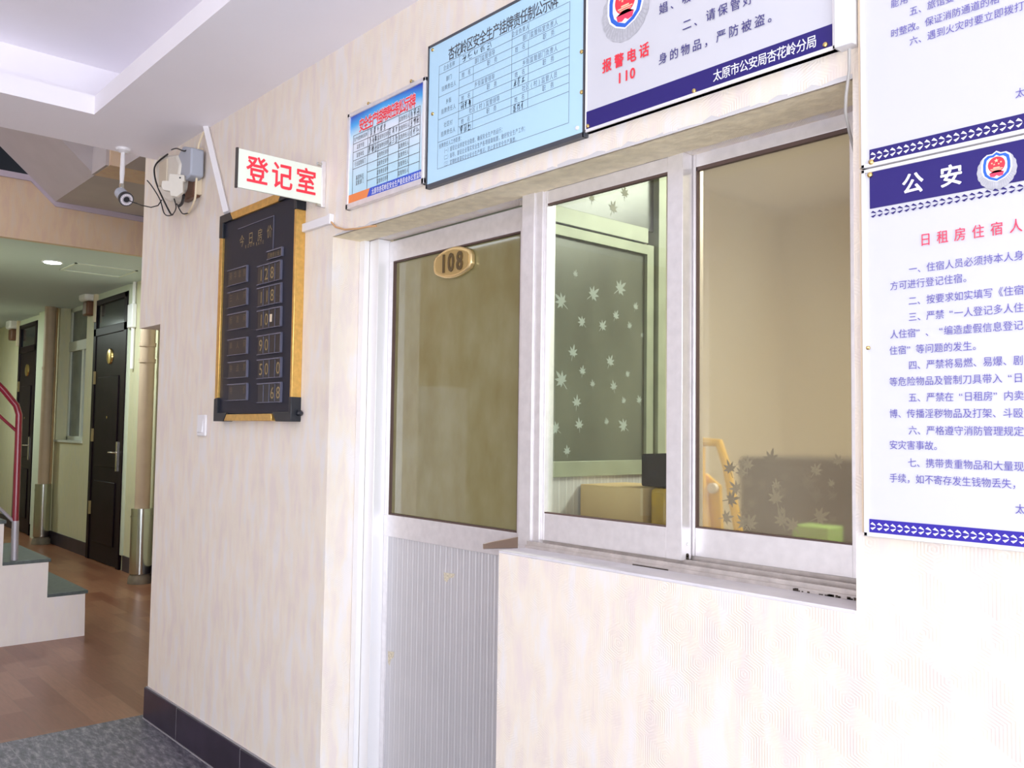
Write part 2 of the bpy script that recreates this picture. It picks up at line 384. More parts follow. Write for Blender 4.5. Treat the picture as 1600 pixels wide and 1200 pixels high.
def screw(parent, x, y, z, r=0.006, mat=None, name='screw'):
    m_ = MB(); m_.tube([(x, y, z), (x, y-0.003, z), (x, y-0.0045, z)], [r, r*0.85, r*0.35], 12)
    return m_.build(name, mat or BRASS, parent)

# ================================================================== SETTING
CZ = 2.82
# floor
f = MB(); f.box(-4.53, 1.95, -6, 0.0, -0.05, 0); f.mi = 2; f.box(1.95, 12, -8, 6, -0.05, 0); f.mi = 1; f.box(-16, -4.53, -6, 1.5, -0.05, 0)
f.mi = 0; f.box(-4.53, 1.95, 0.0, 4.0, -0.05, 0)
struct(f.build('floor', [STONEF, WOODF, plain('pale_pavement', (0.50, 0.48, 0.46), 0.8, noise=0.1, nscale=3)], smooth=False))  # unseen pavement, made pale to bounce sunlight up to the ceiling
# front wall with door and window opening; corridor stub on the left
XL, XM, XR, T = -2.78, -1.84, -0.812, 0.25
w = MB()
w.box(-4.465, XL, 0, T, 0, CZ+0.6); w.box(XL, XR, 0, 0.19, 2.13, CZ+0.6); w.box(XR, 1.95, 0, T, 0, CZ+0.6)
w.box(XM, XR, 0, 0.19, 0, 1.107)
w.box(-4.765, -4.465, 0, T, 1.95, CZ+0.6)
struct(w.build('wall_front', WALL, smooth=False))
# corridor far wall with an opening for its window
WX0, WX1, WZ0, WZ1 = -11.70, -10.60, 1.25, 2.87
w = MB(); Y1, Y2 = 1.38, 1.60
w.box(-16, WX0, Y1, Y2, 0, 2.9); w.box(WX0, WX1, Y1, Y2, 0, WZ0); w.box(WX1, -4.3, Y1, Y2, 0, 3.4)
w.box(-7.5, -4.3, Y1, Y2, 2.9, 5.5)
struct(w.build('wall_corridor', CORW, smooth=False))
struct(box(-16.2, -16, -4.2, 1.6, 0, 5.5).build('wall_end', CORW, smooth=False))
struct(box(-4.465, -4.3, T, Y1, 0, 5.5).build('wall_return', WALLP, smooth=False))
struct(box(-16, -7.5, -0.5, -0.3, 0, 2.9).build('wall_near', CORW, smooth=False))
struct(box(-16, 1.95, -4.2, -4.0, 0, CZ+0.6).build('wall_back', WALL, smooth=False))
struct(box(1.90, 1.98, -4.0, 0, 2.40, CZ+0.6).build('wall_light_blocker', WALL, smooth=False))  # unseen lintel added to hold daylight off the high ceiling faces
struct(box(-7.7, -7.5, -4.0, -0.5, 0, 5.5).build('wall_left', WALLP, smooth=False))
struct(box(-4.62, -4.4, -4.0, 0.0, CZ+0.62, 5.5).build('wall_upper', WALLP, smooth=False))
struct(box(-9.2, -9.0, -4.2, 1.6, 2.95, 5.5).build('wall_stairwell_dark', DARKV, smooth=False))  # near-black wall; the shade of the open stairwell is in its colour
struct(box(-9.2, -4.3, -4.2, 1.6, 5.5, 5.6).build('ceiling_stairwell', LILAC, smooth=False))
# lobby ceiling with a coffer
CX, CY = -4.117, -0.447
c = MB()
c.box(-4.6, CX, -4.0, 0, CZ, CZ+0.085); c.box(CX, 1.95, CY, 0, CZ, CZ+0.085)
c.box(-4.6, CX-0.17, -4.0, 0, CZ+0.085, CZ+0.5); c.box(CX-0.17, 1.95, CY+0.17, 0, CZ+0.085, CZ+0.5)
c.box(CX-0.2, 1.95, -4.0, CY+0.2, 3.10, 3.3)
c.box(1.4, 1.95, -4, CY, CZ, 3.1)
struct(c.build('ceiling', CEIL, smooth=False))
# corridor ceiling with access panel outline
c = MB(); c.box(-16, -7.5, -0.5, Y2, 2.87, 2.95)
cc = struct(c.build('ceiling_corridor', CCEIL, smooth=False))
# bulkhead over the corridor and its stepped trim
bk = [(-0.5, 2.845), (Y1, 2.845), (Y1, 3.118), (0.226, 3.137), (0.047, 3.30), (-0.5, 3.30)]
b = MB(); b.prism(bk, 'x', -7.5, -7.44); struct(b.build('wall_bulkhead', WALLP, smooth=False))
tp = [(Y1, 3.118), (0.226, 3.137), (0.047, 3.30), (-0.5, 3.30), (-0.5, 3.345), (0.075, 3.345), (0.25, 3.178), (Y1, 3.160)]
b = MB(); b.prism(tp, 'x', -7.46, -7.42); struct(b.build('trim_1', TRIM, smooth=False))
# upper stair flight and landing seen from below
fl = [(Y1, 3.172), (0.22, 3.172), (-2.4, 5.5), (-3.2, 5.5), (0.10, 3.75), (0.32, 3.52), (Y1, 3.52)]
b = MB(); b.prism(fl, 'x', -7.42, -6.43)
o = b.build('upper_stair_flight', LILAC, smooth=False); tag(o, 'grey lilac underside of the upper stair flight above the corridor entrance', 'stairs')
# beige beam beside the landing
struct(box(-6.43, -6.125, 0.20, 0.219, 3.172, 5.5).build('trim_6', LILAC, smooth=False))
struct(box(-6.43, -6.1, 0.22, Y1, 3.17, 5.5).build('wall_beam', WALLP, smooth=False))
b = MB(); b.prism([(-6.43, 3.172), (-6.1, 3.172), (-4.465, 3.172), (-4.465, 3.25), (-6.43, 3.25)], 'y', 0.30, Y1)
struct(b.build('ceiling_landing', LILAC, smooth=False))
# baseboards
def baseboard(name, parts, mat=BASE):
    b = MB()
    for p in parts: b.box(*p)
    return struct(b.build(name, mat, bevel=0.002))
jx = [-4.478, -4.06, -3.39, -2.785]
bb = baseboard('baseboard_front', [(jx[i]+0.001, jx[i+1]-0.001, -0.013, 0, 0.004, 0.15) for i in range(3)]+[(-4.478, -4.466, 0, T, 0.004, 0.15)])
g_ = MB()
for x in jx[1:3]: g_.box(x-0.0012, x+0.0012, -0.0125, 0, 0.004, 0.15)
g_.box(-4.482, -2.785, -0.016, -0.0, 0, 0.004); g_.box(-4.47, -2.785, -0.006, 0, 0.15, 0.155)
g_.build('joint_line', GROUT, bb)
bs = baseboard('baseboard_corridor', [(-16, -13.65, Y1-0.013, Y1, 0, 0.15), (-12.5, -10.28, Y1-0.013, Y1, 0, 0.15), (-9.1, -4.5, Y1-0.013, Y1, 0, 0.15)])
# stone strip at the edge of the entrance floor
# office shell behind the window
w = MB(); w.box(-3.0, 1.95, 3.2, 3.3, 0, 2.8); w.box(1.85, 1.95, T, 3.2, 0, 2.8); w.box(-3.0, -2.9, T, 3.2, 0, 2.8)
struct(w.build('wall_office', OFFW, smooth=False))
struct(box(-3.0, 1.95, T, 3.3, 2.8, 2.9).build('ceiling_office', CEIL, smooth=False))

# ------------------------------------------------------------------ plaster edge under the signs (torn wallpaper edge)
random.seed(4)
pe = MB(); x = XL+0.02
while x < XR:
    dx = random.uniform(0.03, 0.09); h = random.uniform(0.003, 0.012)
    x2 = min(x+dx, XR)
    pe.add([(x, -0.0015, 2.129), (x2, -0.0015, 2.129), (x2, -0.0015, 2.131+random.uniform(0.001, 0.008)), ((x+x2)/2, -0.0015, 2.131+h), (x, -0.0015, 2.131+random.uniform(0.001, 0.008))], [(0, 1, 2, 3, 4)])
    x = x2
o = struct(pe.build('trim_2', plain('torn_paper_edge', (0.60, 0.58, 0.58), 0.9), smooth=False))
# bare plaster soffit of the opening
b = MB()
n = 60
for i in range(n):
    xa = XL+(XR-XL)*i/n; xb = XL+(XR-XL)*(i+1)/n
    za = 2.128-0.0015*abs(sin(i*0.9)); zb = 2.128-0.0015*abs(sin((i+1)*0.9))
    b.add([(xa, 0.001, za), (xb, 0.001, zb), (xb, 0.125, zb), (xa, 0.125, za)], [(0, 1, 2, 3)])
struct(b.build('trim_3', PLASTER, smooth=False))

# ================================================================== DOOR 108
d1 = bpy.data.objects.new('door_1', None); COL.objects.link(d1); d1.location = (-2.3, 0.18, 0); struct(d1)
d1['label'] = 'white aluminium door with brown-green glass and room number 108'
fr = MB()
fr.box(-2.778, -2.745, 0.112, 0.135, 0, 2.128)
fr.box(-2.745, -2.686, 0.135, 0.19, 0, 2.128)
fo = fr.build('door_frame', ALUW, d1, bevel=0.0015)
fr = MB(); fr.box(-1.888, -1.836, 0.113, 0.185, 1.109, 2.128); fr.box(-1.888, -1.845, 0.113, 0.185, 0.0, 1.109)
fr.build('mullion', ALU, d1, bevel=0.0015)
fr = MB(); fr.box(-2.686, -1.888, 0.20, 0.24, 2.12, 2.19)
fr.build('head_rail', ALUG, d1)
# leaf
lf = MB()
lf.box(-2.6855, -1.895, 0.181, 0.215, 2.048, 2.122)
lf.box(-2.6855, -1.895, 0.181, 0.215, 1.053, 1.130)
lf.box(-2.6850, -2.660, 0.1825, 0.214, 0.03, 2.121)
lf.box(-1.968, -1.8955, 0.1802, 0.2145, 1.0535, 2.1215)
lf.build('leaf_frame', ALU, d1, bevel=0.0015)
box(-2.662, -1.965, 0.196, 0.202, 1.128, 2.05).build('pane', DOORGL, d1, smooth=False)
sl = MB(); sl.box(-2.662, -1.967, 0.1835, 0.196, 1.129, 1.135); sl.box(-2.662, -1.967, 0.1835, 0.196, 2.043, 2.049)
sl.box(-2.662, -2.657, 0.1835, 0.196, 1.13, 2.048); sl.box(-1.973, -1.968, 0.1835, 0.196, 1.13, 2.048)
sl.build('glass_seal', SEAL, d1)
box(-2.662, -1.86, 0.186, 0.20, 0.02, 1.055).build('lower_panel', RIBBED, d1, smooth=False)
box(-2.662, -1.88, 0.181, 0.205, 0.0, 0.03).build('bottom_rail', ALU, d1)
# handle : a flat lever
h = MB()
a = at(812, 846, y=0.13); b2 = at(757, 849, y=0.13)
h.tube([(a.x, 0.181, a.z), (a.x, 0.14, a.z)], 0.008, 12)
h.prism([(a.x+0.010, a.z+0.018), (a.x+0.018, a.z+0.006), (a.x+0.012, a.z-0.018), (b2.x+0.012, b2.z-0.016), (b2.x, b2.z-0.018), (b2.x-0.002, b2.z), (b2.x+0.05, b2.z+0.012)], 'y', 0.124, 0.137)
h.build('handle', CHROME, d1, bevel=0.002)
# number plate 108
pc = Vector((-2.306, 0.178, 1.996)); pw, ph = 0.104, 0.052
def plate_poly(sw, sh, n=10):
    pts = []
    for i in range(n+1):   # top arc
        u = -1+2*i/n; pts.append((pc.x+u*sw*0.90, pc.z+sh*(1-0.42*u*u)))
    pts += [(pc.x+sw, pc.z+sh*0.30), (pc.x+sw, pc.z-sh*0.30)]
    for i in range(n+1):
        u = 1-2*i/n; pts.append((pc.x+u*sw*0.90, pc.z-sh*(1-0.42*u*u)))
    pts += [(pc.x-sw, pc.z-sh*0.30), (pc.x-sw, pc.z+sh*0.30)]
    return pts
pm = MB(); pm.prism(plate_poly(pw, ph), 'y', 0.178, 0.1955)
npl = pm.build('number_plate', plain('pale_gold_plastic', (0.78, 0.60, 0.30), 0.2, 0.7), d1, bevel=0.004)
pm = MB(); pm.prism(plate_poly(pw*0.86, ph*0.80), 'y', 0.1765, 0.179)
pm.build('plate_face', plain('satin_gold_plastic', (0.50, 0.36, 0.15), 0.4, 0.5), npl)
for i, ch in enumerate('108'):
    for yy, mt_ in ((0.1690, 0),):
        pm = MB(); vs, fs = glyph(ch, 0.02)
        cx = max(v[0] for v in vs)/2
        cpos = pc.x+(i-1)*0.046
        k = 0.086
        nv = len(vs)
        vv = [(cpos+(x_-cx)*k*0.80, 0.1725, pc.z+(y_-0.345)*k) for x_, y_ in vs]+[(cpos+(x_-cx)*k*0.80, 0.1766, pc.z+(y_-0.345)*k) for x_, y_ in vs]
        ed = {}
        for f_ in fs:
            for q in range(len(f_)):
                e = (f_[q], f_[(q+1) % len(f_)]); ed[e] = 1
        ff = list(fs)+[(e[1], e[0], e[0]+nv, e[1]+nv) for e in ed if (e[1], e[0]) not in ed]
        pm.add(vv, ff)
    pm.raw('numeral', plain('dark_bronze_numeral', (0.14, 0.10, 0.05), 0.3, 0.6) if i == 0 else bpy.data.materials['dark_bronze_numeral'], npl)
# old tape marks on the lower panel
for px, py, sx_, sz_ in ((702, 902, 0.03, 0.03), (611, 1028, 0.02, 0.05)):
    p = at(px, py, y=0.186); tm = MB()
    tm.add([(p.x-sx_, 0.1855, p.z+sz_*0.4), (p.x+sx_, 0.1855, p.z+sz_*0.5), (p.x+sx_*0.8, 0.1855, p.z+sz_*0.1), (p.x, 0.1855, p.z-sz_*0.1), (p.x-sx_*0.4, 0.1855, p.z-sz_*0.6), (p.x-sx_*0.9, 0.1855, p.z-sz_*0.4)], [(0, 1, 2, 3, 4, 5)])
    tm.build('tape_mark', plain('old_tape_glue', (0.62, 0.55, 0.42), 0.7, noise=0.3, nscale=200), d1, smooth=False)

# ================================================================== SERVICE WINDOW
w1 = bpy.data.objects.new('window_1', None); COL.objects.link(w1); w1.location = (-1.32, 0.12, 1.107); struct(w1)
w1['label'] = 'aluminium sliding reception window with one clear and one filmed pane'
fr = MB()
fr.box(-1.836, -1.806, 0.118, 0.160, 1.115, 2.128)       # left jamb
fr.box(-0.872, -0.842, 0.14, 0.20, 1.115, 2.128)
fr.box(-0.842, -0.812, 0.118, 0.20, 1.115, 2.128)
fr.box(-1.836, -0.812, 0.165, 0.21, 2.138, 2.16)
fr.build('window_frame', ALU, w1, bevel=0.0012)
tk = MB()
tk.box(-1.836, -0.812, 0.095, 0.21, 1.107, 1.116); tk.box(-1.836, -0.812, 0.100, 0.106, 1.116, 1.126)
tk.box(-1.836, -0.812, 0.135, 0.140, 1.116, 1.132); tk.box(-1.836, -0.812, 0.170, 0.174, 1.116, 1.138); tk.box(-1.836, -0.812, 0.205, 0.21, 1.116, 1.145)
tk.build('track', RAIL, w1)
sm = MB(); random.seed(9)
for i in range(26):
    x = -1.02+0.20*random.random()
    sm.box(x, x+random.uniform(0.003, 0.012), 0.0935, 0.0948, 1.1072, 1.1072+random.uniform(0.002, 0.007))
sm.box(-1.44, -1.33, 0.0925, 0.0948, 1.1072, 1.1100)
sm.build('dirt', GRIME, w1)
s1 = MB()
s1.box(-1.806, -1.794, 0.125, 0.160, 1.130, 2.128)
s1.box(-1.362, -1.314, 0.125, 0.163, 1.130, 2.130)
s1.box(-1.796, -1.362, 0.127, 0.158, 2.090, 2.128)
s1.box(-1.796, -1.362, 0.127, 0.158, 1.130, 1.206)
s1o = s1.build('sash', ALU, w1, bevel=0.0015)
box(-1.796, -1.36, 0.140, 0.145, 1.204, 2.092).build('pane', GLASS, s1o, smooth=False)
sl = MB(); sl.box(-1.794, -1.362, 0.1275, 0.140, 2.084, 2.0905); sl.box(-1.794, -1.362, 0.1275, 0.140, 1.2055, 1.2095)
sl.build('glass_seal', SEAL, s1o)
s2 = MB()
s2.box(-1.345, -1.306, 0.166, 0.20, 1.138, 2.145)
s2.box(-0.905, -0.872, 0.166, 0.20, 1.138, 2.145)
s2.box(-1.306, -0.905, 0.168, 0.198, 2.098, 2.145)
s2.box(-1.306, -0.872, 0.168, 0.198, 1.138, 1.207)
s2o = s2.build('sash', ALU, w1, bevel=0.0015)
box(-1.31, -0.872, 0.180, 0.186, 1.205, 2.10).build('pane', SASHGL, s2o, smooth=False)
sl = MB(); sl.box(-1.308, -0.872, 0.1685, 0.180, 2.089, 2.0985); sl.box(-1.310, -1.303, 0.1685, 0.180, 1.207, 2.098); sl.box(-1.308, -0.872, 0.1685, 0.180, 1.2065, 1.210)
sl.build('glass_seal', SEAL, s2o)
m_ = MB(); m_.cyl((-1.3138, 0.147, 1.168), (-1.3125, 0.147, 1.168), 0.0035, 12); m_.build('screw', STEEL, s1o)
m_ = MB(); m_.cyl((-1.3138, 0.147, 1.141), (-1.3125, 0.147, 1.141), 0.005, 12); m_.box(-1.3138, -1.3125, 0.142, 0.152, 1.13, 1.141); m_.build('roller_notch', GRIME, s1o)
# frosted maple-leaf print on the lower part of the filmed pane
def leaf_y(mb, cx, cz, r, rot, y):
    pts = []
    for a, l in ((-128, 0.62), (-84, 0.85), (-42, 0.92), (0, 1.15), (42, 0.92), (84, 0.85), (128, 0.62)):
        for da, k in ((-17, 0.42), (-11, l*0.66), (0, l), (11, l*0.66)):
            t_ = radians(a+da+rot); pts.append((sin(t_)*r*k, cos(t_)*r*k))
    for a, l in ((165, 0.2), (178, 0.95), (182, 0.95), (195, 0.2)):
        t_ = radians(a+rot); pts.append((sin(t_)*r*l, cos(t_)*r*l))
    n = len(pts)
    mb.add([(cx, y, cz)]+[(cx+p[0], y, cz+p[1]) for p in pts], [(0, 1+i, 1+(i+1) % n) for i in range(n)])
rd = random.Random(21)
for nm, mt_, cnt, zlo, zhi in (('pale_leaf_print', plain('pale_grey_leaf', (0.30, 0.29, 0.27), 0.5), 16, 1.22, 1.40), ('dark_leaf_print', plain('dark_grey_leaf', (0.12, 0.105, 0.09), 0.5), 14, 1.23, 1.38)):
    lm = MB()
    for i in range(cnt): leaf_y(lm, rd.uniform(-1.24, -0.92), rd.uniform(zlo, zhi), rd.uniform(0.012, 0.026), rd.uniform(-80, 80), 0.1868 if cnt == 16 else 0.1872)
    lm.build(nm, mt_, s2o, smooth=False)
# concrete sill
struct(box(XM-0.001, XR, -0.001, 0.118, 1.100, 1.1075).build('trim_4', plain('grey_white_painted_sill', (0.66, 0.63, 0.66), 0.6, noise=0.08, nscale=14), bevel=0.002))

# ================================================================== OFFICE INTERIOR
px_ = -1.862
pt = thing('glazed_partition', (px_, 0.2, 0), 'cream aluminium partition with leaf-patterned frosted glass seen through the clear pane', 'partition')
b = MB()
b.box(px_-0.03, px_, 0.192, 0.216, 0, 2.5)
b.box(px_-0.03, px_+0.004, 0.20, 0.655, 2.065, 2.115); b.box(px_-0.03, px_+0.001, 0.20, 0.655, 2.028, 2.060)
b.box(px_-0.03, px_, 0.225, 0.655, 1.300, 1.347)
b.box(px_-0.03, px_, 0.655, 0.690, 0, 2.062)
b.box(px_-0.04, px_+0.012, 0.700, 0.74, 0, 2.5)
b.box(px_-0.03, px_, 0.225, 0.70, 2.45, 2.5)
b.build('frame', ALUG, pt, bevel=0.001)
pn = box(px_-0.018, px_-0.012, 0.225, 0.655, 1.345, 2.03).build('pane', PARTGL, pt, smooth=False)
pn2 = box(px_-0.018, px_-0.012, 0.225, 0.70, 2.113, 2.46).build('pane', PARTGL, pt, smooth=False)
box(px_-0.02, px_-0.012, 0.225, 0.655, 0.0, 1.302).build('lower_panel', RIBBED, pt, smooth=False)
def leaf(mb, cy, cz, r, rot, sq=1.0):
    pts = []
    tips = [(-150, 0.55), (-110, 0.75), (-70, 0.9), (-35, 0.8), (0, 1.0), (35, 0.8), (70, 0.9), (110, 0.75), (150, 0.55)]
    tips = [(-128, 0.62), (-84, 0.85), (-42, 0.92), (0, 1.15), (42, 0.92), (84, 0.85), (128, 0.62)]
    for i, (a, l) in enumerate(tips):
        for da, fr_ in ((-17, 0.42), (-11, 0.66), (0, 1), (11, 0.66)):
            t_ = radians(a+da+rot); k = l*fr_ if da != -17 else 0.42
            pts.append((sin(t_)*r*k, cos(t_)*r*k))
    for a, l in ((165, 0.2), (178, 0.95), (182, 0.95), (195, 0.2)):
        t_ = radians(a+rot); pts.append((sin(t_)*r*l, cos(t_)*r*l))
    n = len(pts)
    mb.add([(px_-0.0115, cy, cz)]+[(px_-0.0115, cy+p[0]*sq, cz+p[1]) for p in pts], [(0, 1+i, 1+(i+1) % n) for i in range(n)])
random.seed(2)
lv = [(330,400,62),(540,355,66),(90,460,64),(250,620,45),(405,650,46),(510,570,40),(665,500,34),(620,650,32),(195,245,30),(175,860,50),(250,1005,38),(90,1075,66),(330,1105,30),(495,1125,42),(465,930,48),(600,1025,30),(715,720,24)]
lm = MB()
for x, y, r in lv:
    p = at(860+x/5, 380+y/5, x=px_-0.0115); leaf(lm, p.y, p.z, r/5*0.0026, random.uniform(-60, 60))
for x, y, r in [(205,150,48),(225,325,46),(575,135,30),(575,330,56),(45,350,50),(130,530,38),(695,130,36),(440,300,30)]:
    p = at(860+x/5, 600+y/5, x=px_-0.0115); leaf(lm, p.y, p.z, r/5*0.0026, random.uniform(-60, 60))
lm.build('leaf_print', LEAF, pn, smooth=False)
lm = MB()
for x, y, r in [(590,455,46),(670,355,42),(450,390,30)]:
    p = at(820+x/4.286, 220+y/4.286, x=px_-0.0115); leaf(lm, p.y, p.z, r/4.286*0.0026, random.uniform(-30, 30))
lm.build('leaf_print', plain('faint_leaf_print', (0.32, 0.32, 0.24), 0.6), pn2, smooth=False)
# counter inside the window
ct = thing('reception_counter', (-1.2, 0.24, 0), 'dark wooden counter inside the office behind the service window', 'counter')
box(-1.845, -0.83, 0.255, 0.85, 1.02, 1.05).build('counter_top', plain('brown_laminate', (0.16, 0.09, 0.05), 0.4), ct, bevel=0.004)
for x in (-1.80, -0.86): box(x-0.02, x+0.02, 0.27, 0.83, 0, 1.02).build('side_panel', OFFD, ct)
# cardboard box
def pbox(y0, y1, a, bb_, z0, z1): return (a, bb_, y0, y1, z0, z1)
cb = thing('cardboard_box', (-1.75, 0.40, 1.05), 'plain brown cardboard box on the counter behind the clear pane', 'box')
box(-1.868, -1.622, 0.35, 0.56, 1.05, 1.277).build('carton', CARD, cb, bevel=0.003)
box(-1.630, -1.621, 0.349, 0.561, 1.20, 1.2785).build('flap', plain('pale_cardboard_flap', (0.62, 0.48, 0.30), 0.7), cb)
tb = thing('taped_parcel', (-1.55, 0.42, 1.05), 'parcel wrapped in shiny amber tape beside the cardboard box', 'parcel')
b = MB(); b.box(-1.606, -1.545, 0.36, 0.58, 1.05, 1.28); b.build('wrapping', TAPE, tb, bevel=0.012)
b = MB(); b.prism([(-1.655, 1.2815), (-1.655, 1.375), (-1.545, 1.38), (-1.545, 1.2815)], 'y', 0.38, 0.52)
o = b.build('black_bag', BAG, bevel=0.006); tag(o, 'black fabric bag standing on the boxes behind the clear pane', 'bag')
# yellow folding chair behind the filmed pane
yc = thing('yellow_stand', (-1.45, 0.5, 1.05), 'yellow A-shaped stand blurred behind the filmed pane', 'stand')
def ypt(px, py, y=0.33): p = at(px, py, y=y); return (p.x, y, p.z)
b = MB(); b.tube([ypt(1094, 690), ypt(1124, 692), ypt(1136, 730), ypt(1158, 850)], 0.012, 10); b.tube([ypt(1092, 698), ypt(1092, 740), ypt(1104, 850)], 0.018, 10)
b.build('frame', YELLOW, yc)
b = MB(); p = ypt(1110, 760); b.prism([(p[0]-0.035, 1.052), (p[0]+0.03, 1.052), (p[0]+0.015, 1.30), (p[0]-0.03, 1.33)], 'y', 0.35, 0.36)
b.build('panel', YELLOW, yc)
b = MB(); b.cyl((p[0], 0.335, p[2]-0.005), (p[0], 0.348, p[2]-0.005), 0.014, 16); b.build('round_label', WHITEP, yc)
# dark cabinet and monitor-like shapes at the back of the office
cbn = thing('office_cabinet', (-1.1, 1.0, 0), 'low dark cabinet inside the office behind the filmed pane', 'cabinet')
box(-1.70, -0.2, 0.95, 1.35, 0, 1.36).build('body', OFFD, cbn, bevel=0.005)
for i in range(2):
    box(-1.69+i*0.75, -0.96+i*0.75, 0.935, 0.95, 0.05, 1.33).build('door', OFFD, cbn, bevel=0.003)
o = MB(); o.box(-1.24, -1.14, 0.50, 0.58, 1.05, 1.20); o = o.build('green_carton', plain('green_packet', (0.25, 0.50, 0.10), 0.5), bevel=0.003); tag(o, 'small green packet on the counter behind the filmed pane', 'packet')

# ================================================================== SIGNS ON THE WALL
# ---- projecting sign
ps = thing('projecting_sign', (-2.841, 0, 2.34), 'white projecting sign with red Chinese characters above the price board', 'sign')
b = MB(); b.box(-2.849, -2.841, -0.338, -0.012, 2.257, 2.392); b.build('panel', SIGNC, ps, bevel=0.001)
box(-2.850, -2.840, -0.345, -0.338, 2.255, 2.394).build('edge_strip', plain('dark_brown_edge', (0.05, 0.04, 0.035), 0.5), ps)
b = MB(); b.box(-2.852, -2.838, -0.018, 0.0, 2.246, 2.418); b.build('bracket', ALU, ps, bevel=0.003)
for z in (2.405, 2.252): b = MB(); b.cyl((-2.845, -0.034, z), (-2.845, -0.010, z), 0.006); b.build('bracket_pin', STEEL, ps)
lt = MB()
for i, ch in enumerate('登记室'):
    put(lt, ch, (-2.8402, -0.268+0.094*i, 2.3265), (0, 1, 0), (0, 0, 1), 0.084, 0.100, 0.022)
lt.raw('lettering', RED, ps)

# ---- price board
pb = thing('room_rate_board', (-3.32, -0.01, 1.9), 'black and gold framed room price board with number slots', 'price board')
BX0, BX1, BZ0, BZ1 = -3.680, -2.985, 1.462, 2.352
box(BX0+0.03, BX1-0.015, -0.030, -0.004, BZ0+0.03, BZ1-0.03).build('panel', NAVY, pb)
b = MB()
b.box(BX1-0.016, BX1, -0.040, 0.0, BZ0+0.08, BZ1-0.09)
b.build('gold_frame', GOLD, pb, bevel=0.002)
MB().box(BX0, BX0+0.032, -0.040, 0, BZ0+0.09, BZ1-0.09).build('gold_frame', GOLD, pb, bevel=0.002)
MB().box(BX0+0.1, BX1-0.12, -0.040, 0, BZ1-0.034, BZ1).build('gold_frame', GOLD, pb, bevel=0.002)
MB().box(BX0+0.08, BX1-0.16, -0.040, 0, BZ0, BZ0+0.028).build('gold_frame', GOLD, pb, bevel=0.002)
for (cx, sx_) in ((BX0, 1), (BX1, -1)):
    for (cz, sz_) in ((BZ0, 1), (BZ1, -1)):
        wd = 0.10 if sx_ == 1 else 0.12
        poly = [(cx-0.002*sx_, cz-0.002*sz_), (cx+wd*sx_, cz-0.002*sz_), (cx+(wd+0.03)*sx_, cz+0.034*sz_), (cx+0.034*sx_, cz+0.034*sz_), (cx+0.034*sx_, cz+0.10*sz_), (cx-0.002*sx_, cz+0.095*sz_)]
        if sx_ == -1: poly = [(cx+0.002, cz-0.002*sz_), (cx-wd, cz-0.002*sz_), (cx-wd-0.03, cz+0.034*sz_), (cx-0.018, cz+0.034*sz_), (cx-0.018, cz+0.09*sz_), (cx+0.002, cz+0.09*sz_)]
        b = MB(); b.prism(poly, 'y', -0.042, 0.0); b.build('corner_cap', BLACKP, pb, bevel=0.002)
for z in (BZ0+0.03, BZ1-0.03):
    b = MB(); b.tube([(BX1, -0.012, z), (BX1+0.02, -0.012, z), (BX1+0.026, -0.012, z)], [0.011, 0.011, 0.006], 14); b.build('standoff_peg', BLACKP, pb)
YB = -0.031
def slot(px0, px1, pz, h, parent=pb):
    """card holder from pixel x px0..px1, centre row py"""
    a = at(px0, pz, y=YB); b_ = at(px1, pz, y=YB); z = (a.z+b_.z)/2
    s = MB(); s.box(a.x, b_.x, YB-0.003, -0.029, z-h/2, z+h/2); so = s.build('card_holder', SLOT, parent)
    r = MB(); r.box(a.x-0.002, b_.x+0.004, YB-0.008, -0.029, z+h/2, z+h/2+0.005); r.box(b_.x, b_.x+0.005, YB-0.008, -0.029, z-h/2, z+h/2)
    r.box(a.x-0.002, b_.x+0.004, YB-0.007, -0.029, z-h/2-0.003, z-h/2)
    r.build('rail', SLOTE, so); return a.x, b_.x, z
tx = MB(); tg = MB()
def on(px, py): return at(px, py, y=YB)
p = on(372, 378); q = on(428, 357)
o = MB(); 
for bx_ in ((p.x, q.x, -0.033, -0.030, 0), ):
    z0_ = on(400, 394).z-0.028; z1_ = on(400, 352).z+0.010
    o.box(p.x, q.x, -0.033, -0.030, z1_, z1_+0.003); o.box(q.x-0.003, q.x, -0.033, -0.030, z0_, z1_)
o.build('title_rule', SLOTE, pb)
line_xz(tg, '今日房价', (378, 376), (421, 363), YB-0.0008, h=0.055, w=0.045)
line_xz(tg, 'ROOM', (384, 385), (396, 382), YB-0.0008, h=0.020, w=0.018, n=3); line_xz(tg, 'RATE', (401, 381), (411, 378), YB-0.0008, h=0.020, w=0.018, n=3)
x0_, x1_, z_ = slot(419, 442, 397, 0.028)
for k, ch in enumerate('门市价(元)'): put(tg, ch, (x0_+0.012+(x1_-x0_-0.024)*k/5, YB-0.0035, z_), (1, 0, 0), (0, 0, 1), 0.016, 0.02)
rows = [(432, 427, '豪华套房', '128 '), (467, 462, '三人间', '118 '), (502, 498, '标准间', '10  '), (542, 538, '单人间', '90  '), (578, 576, '钟点房', '50 0'), (613, 614, '特价', '  68')]
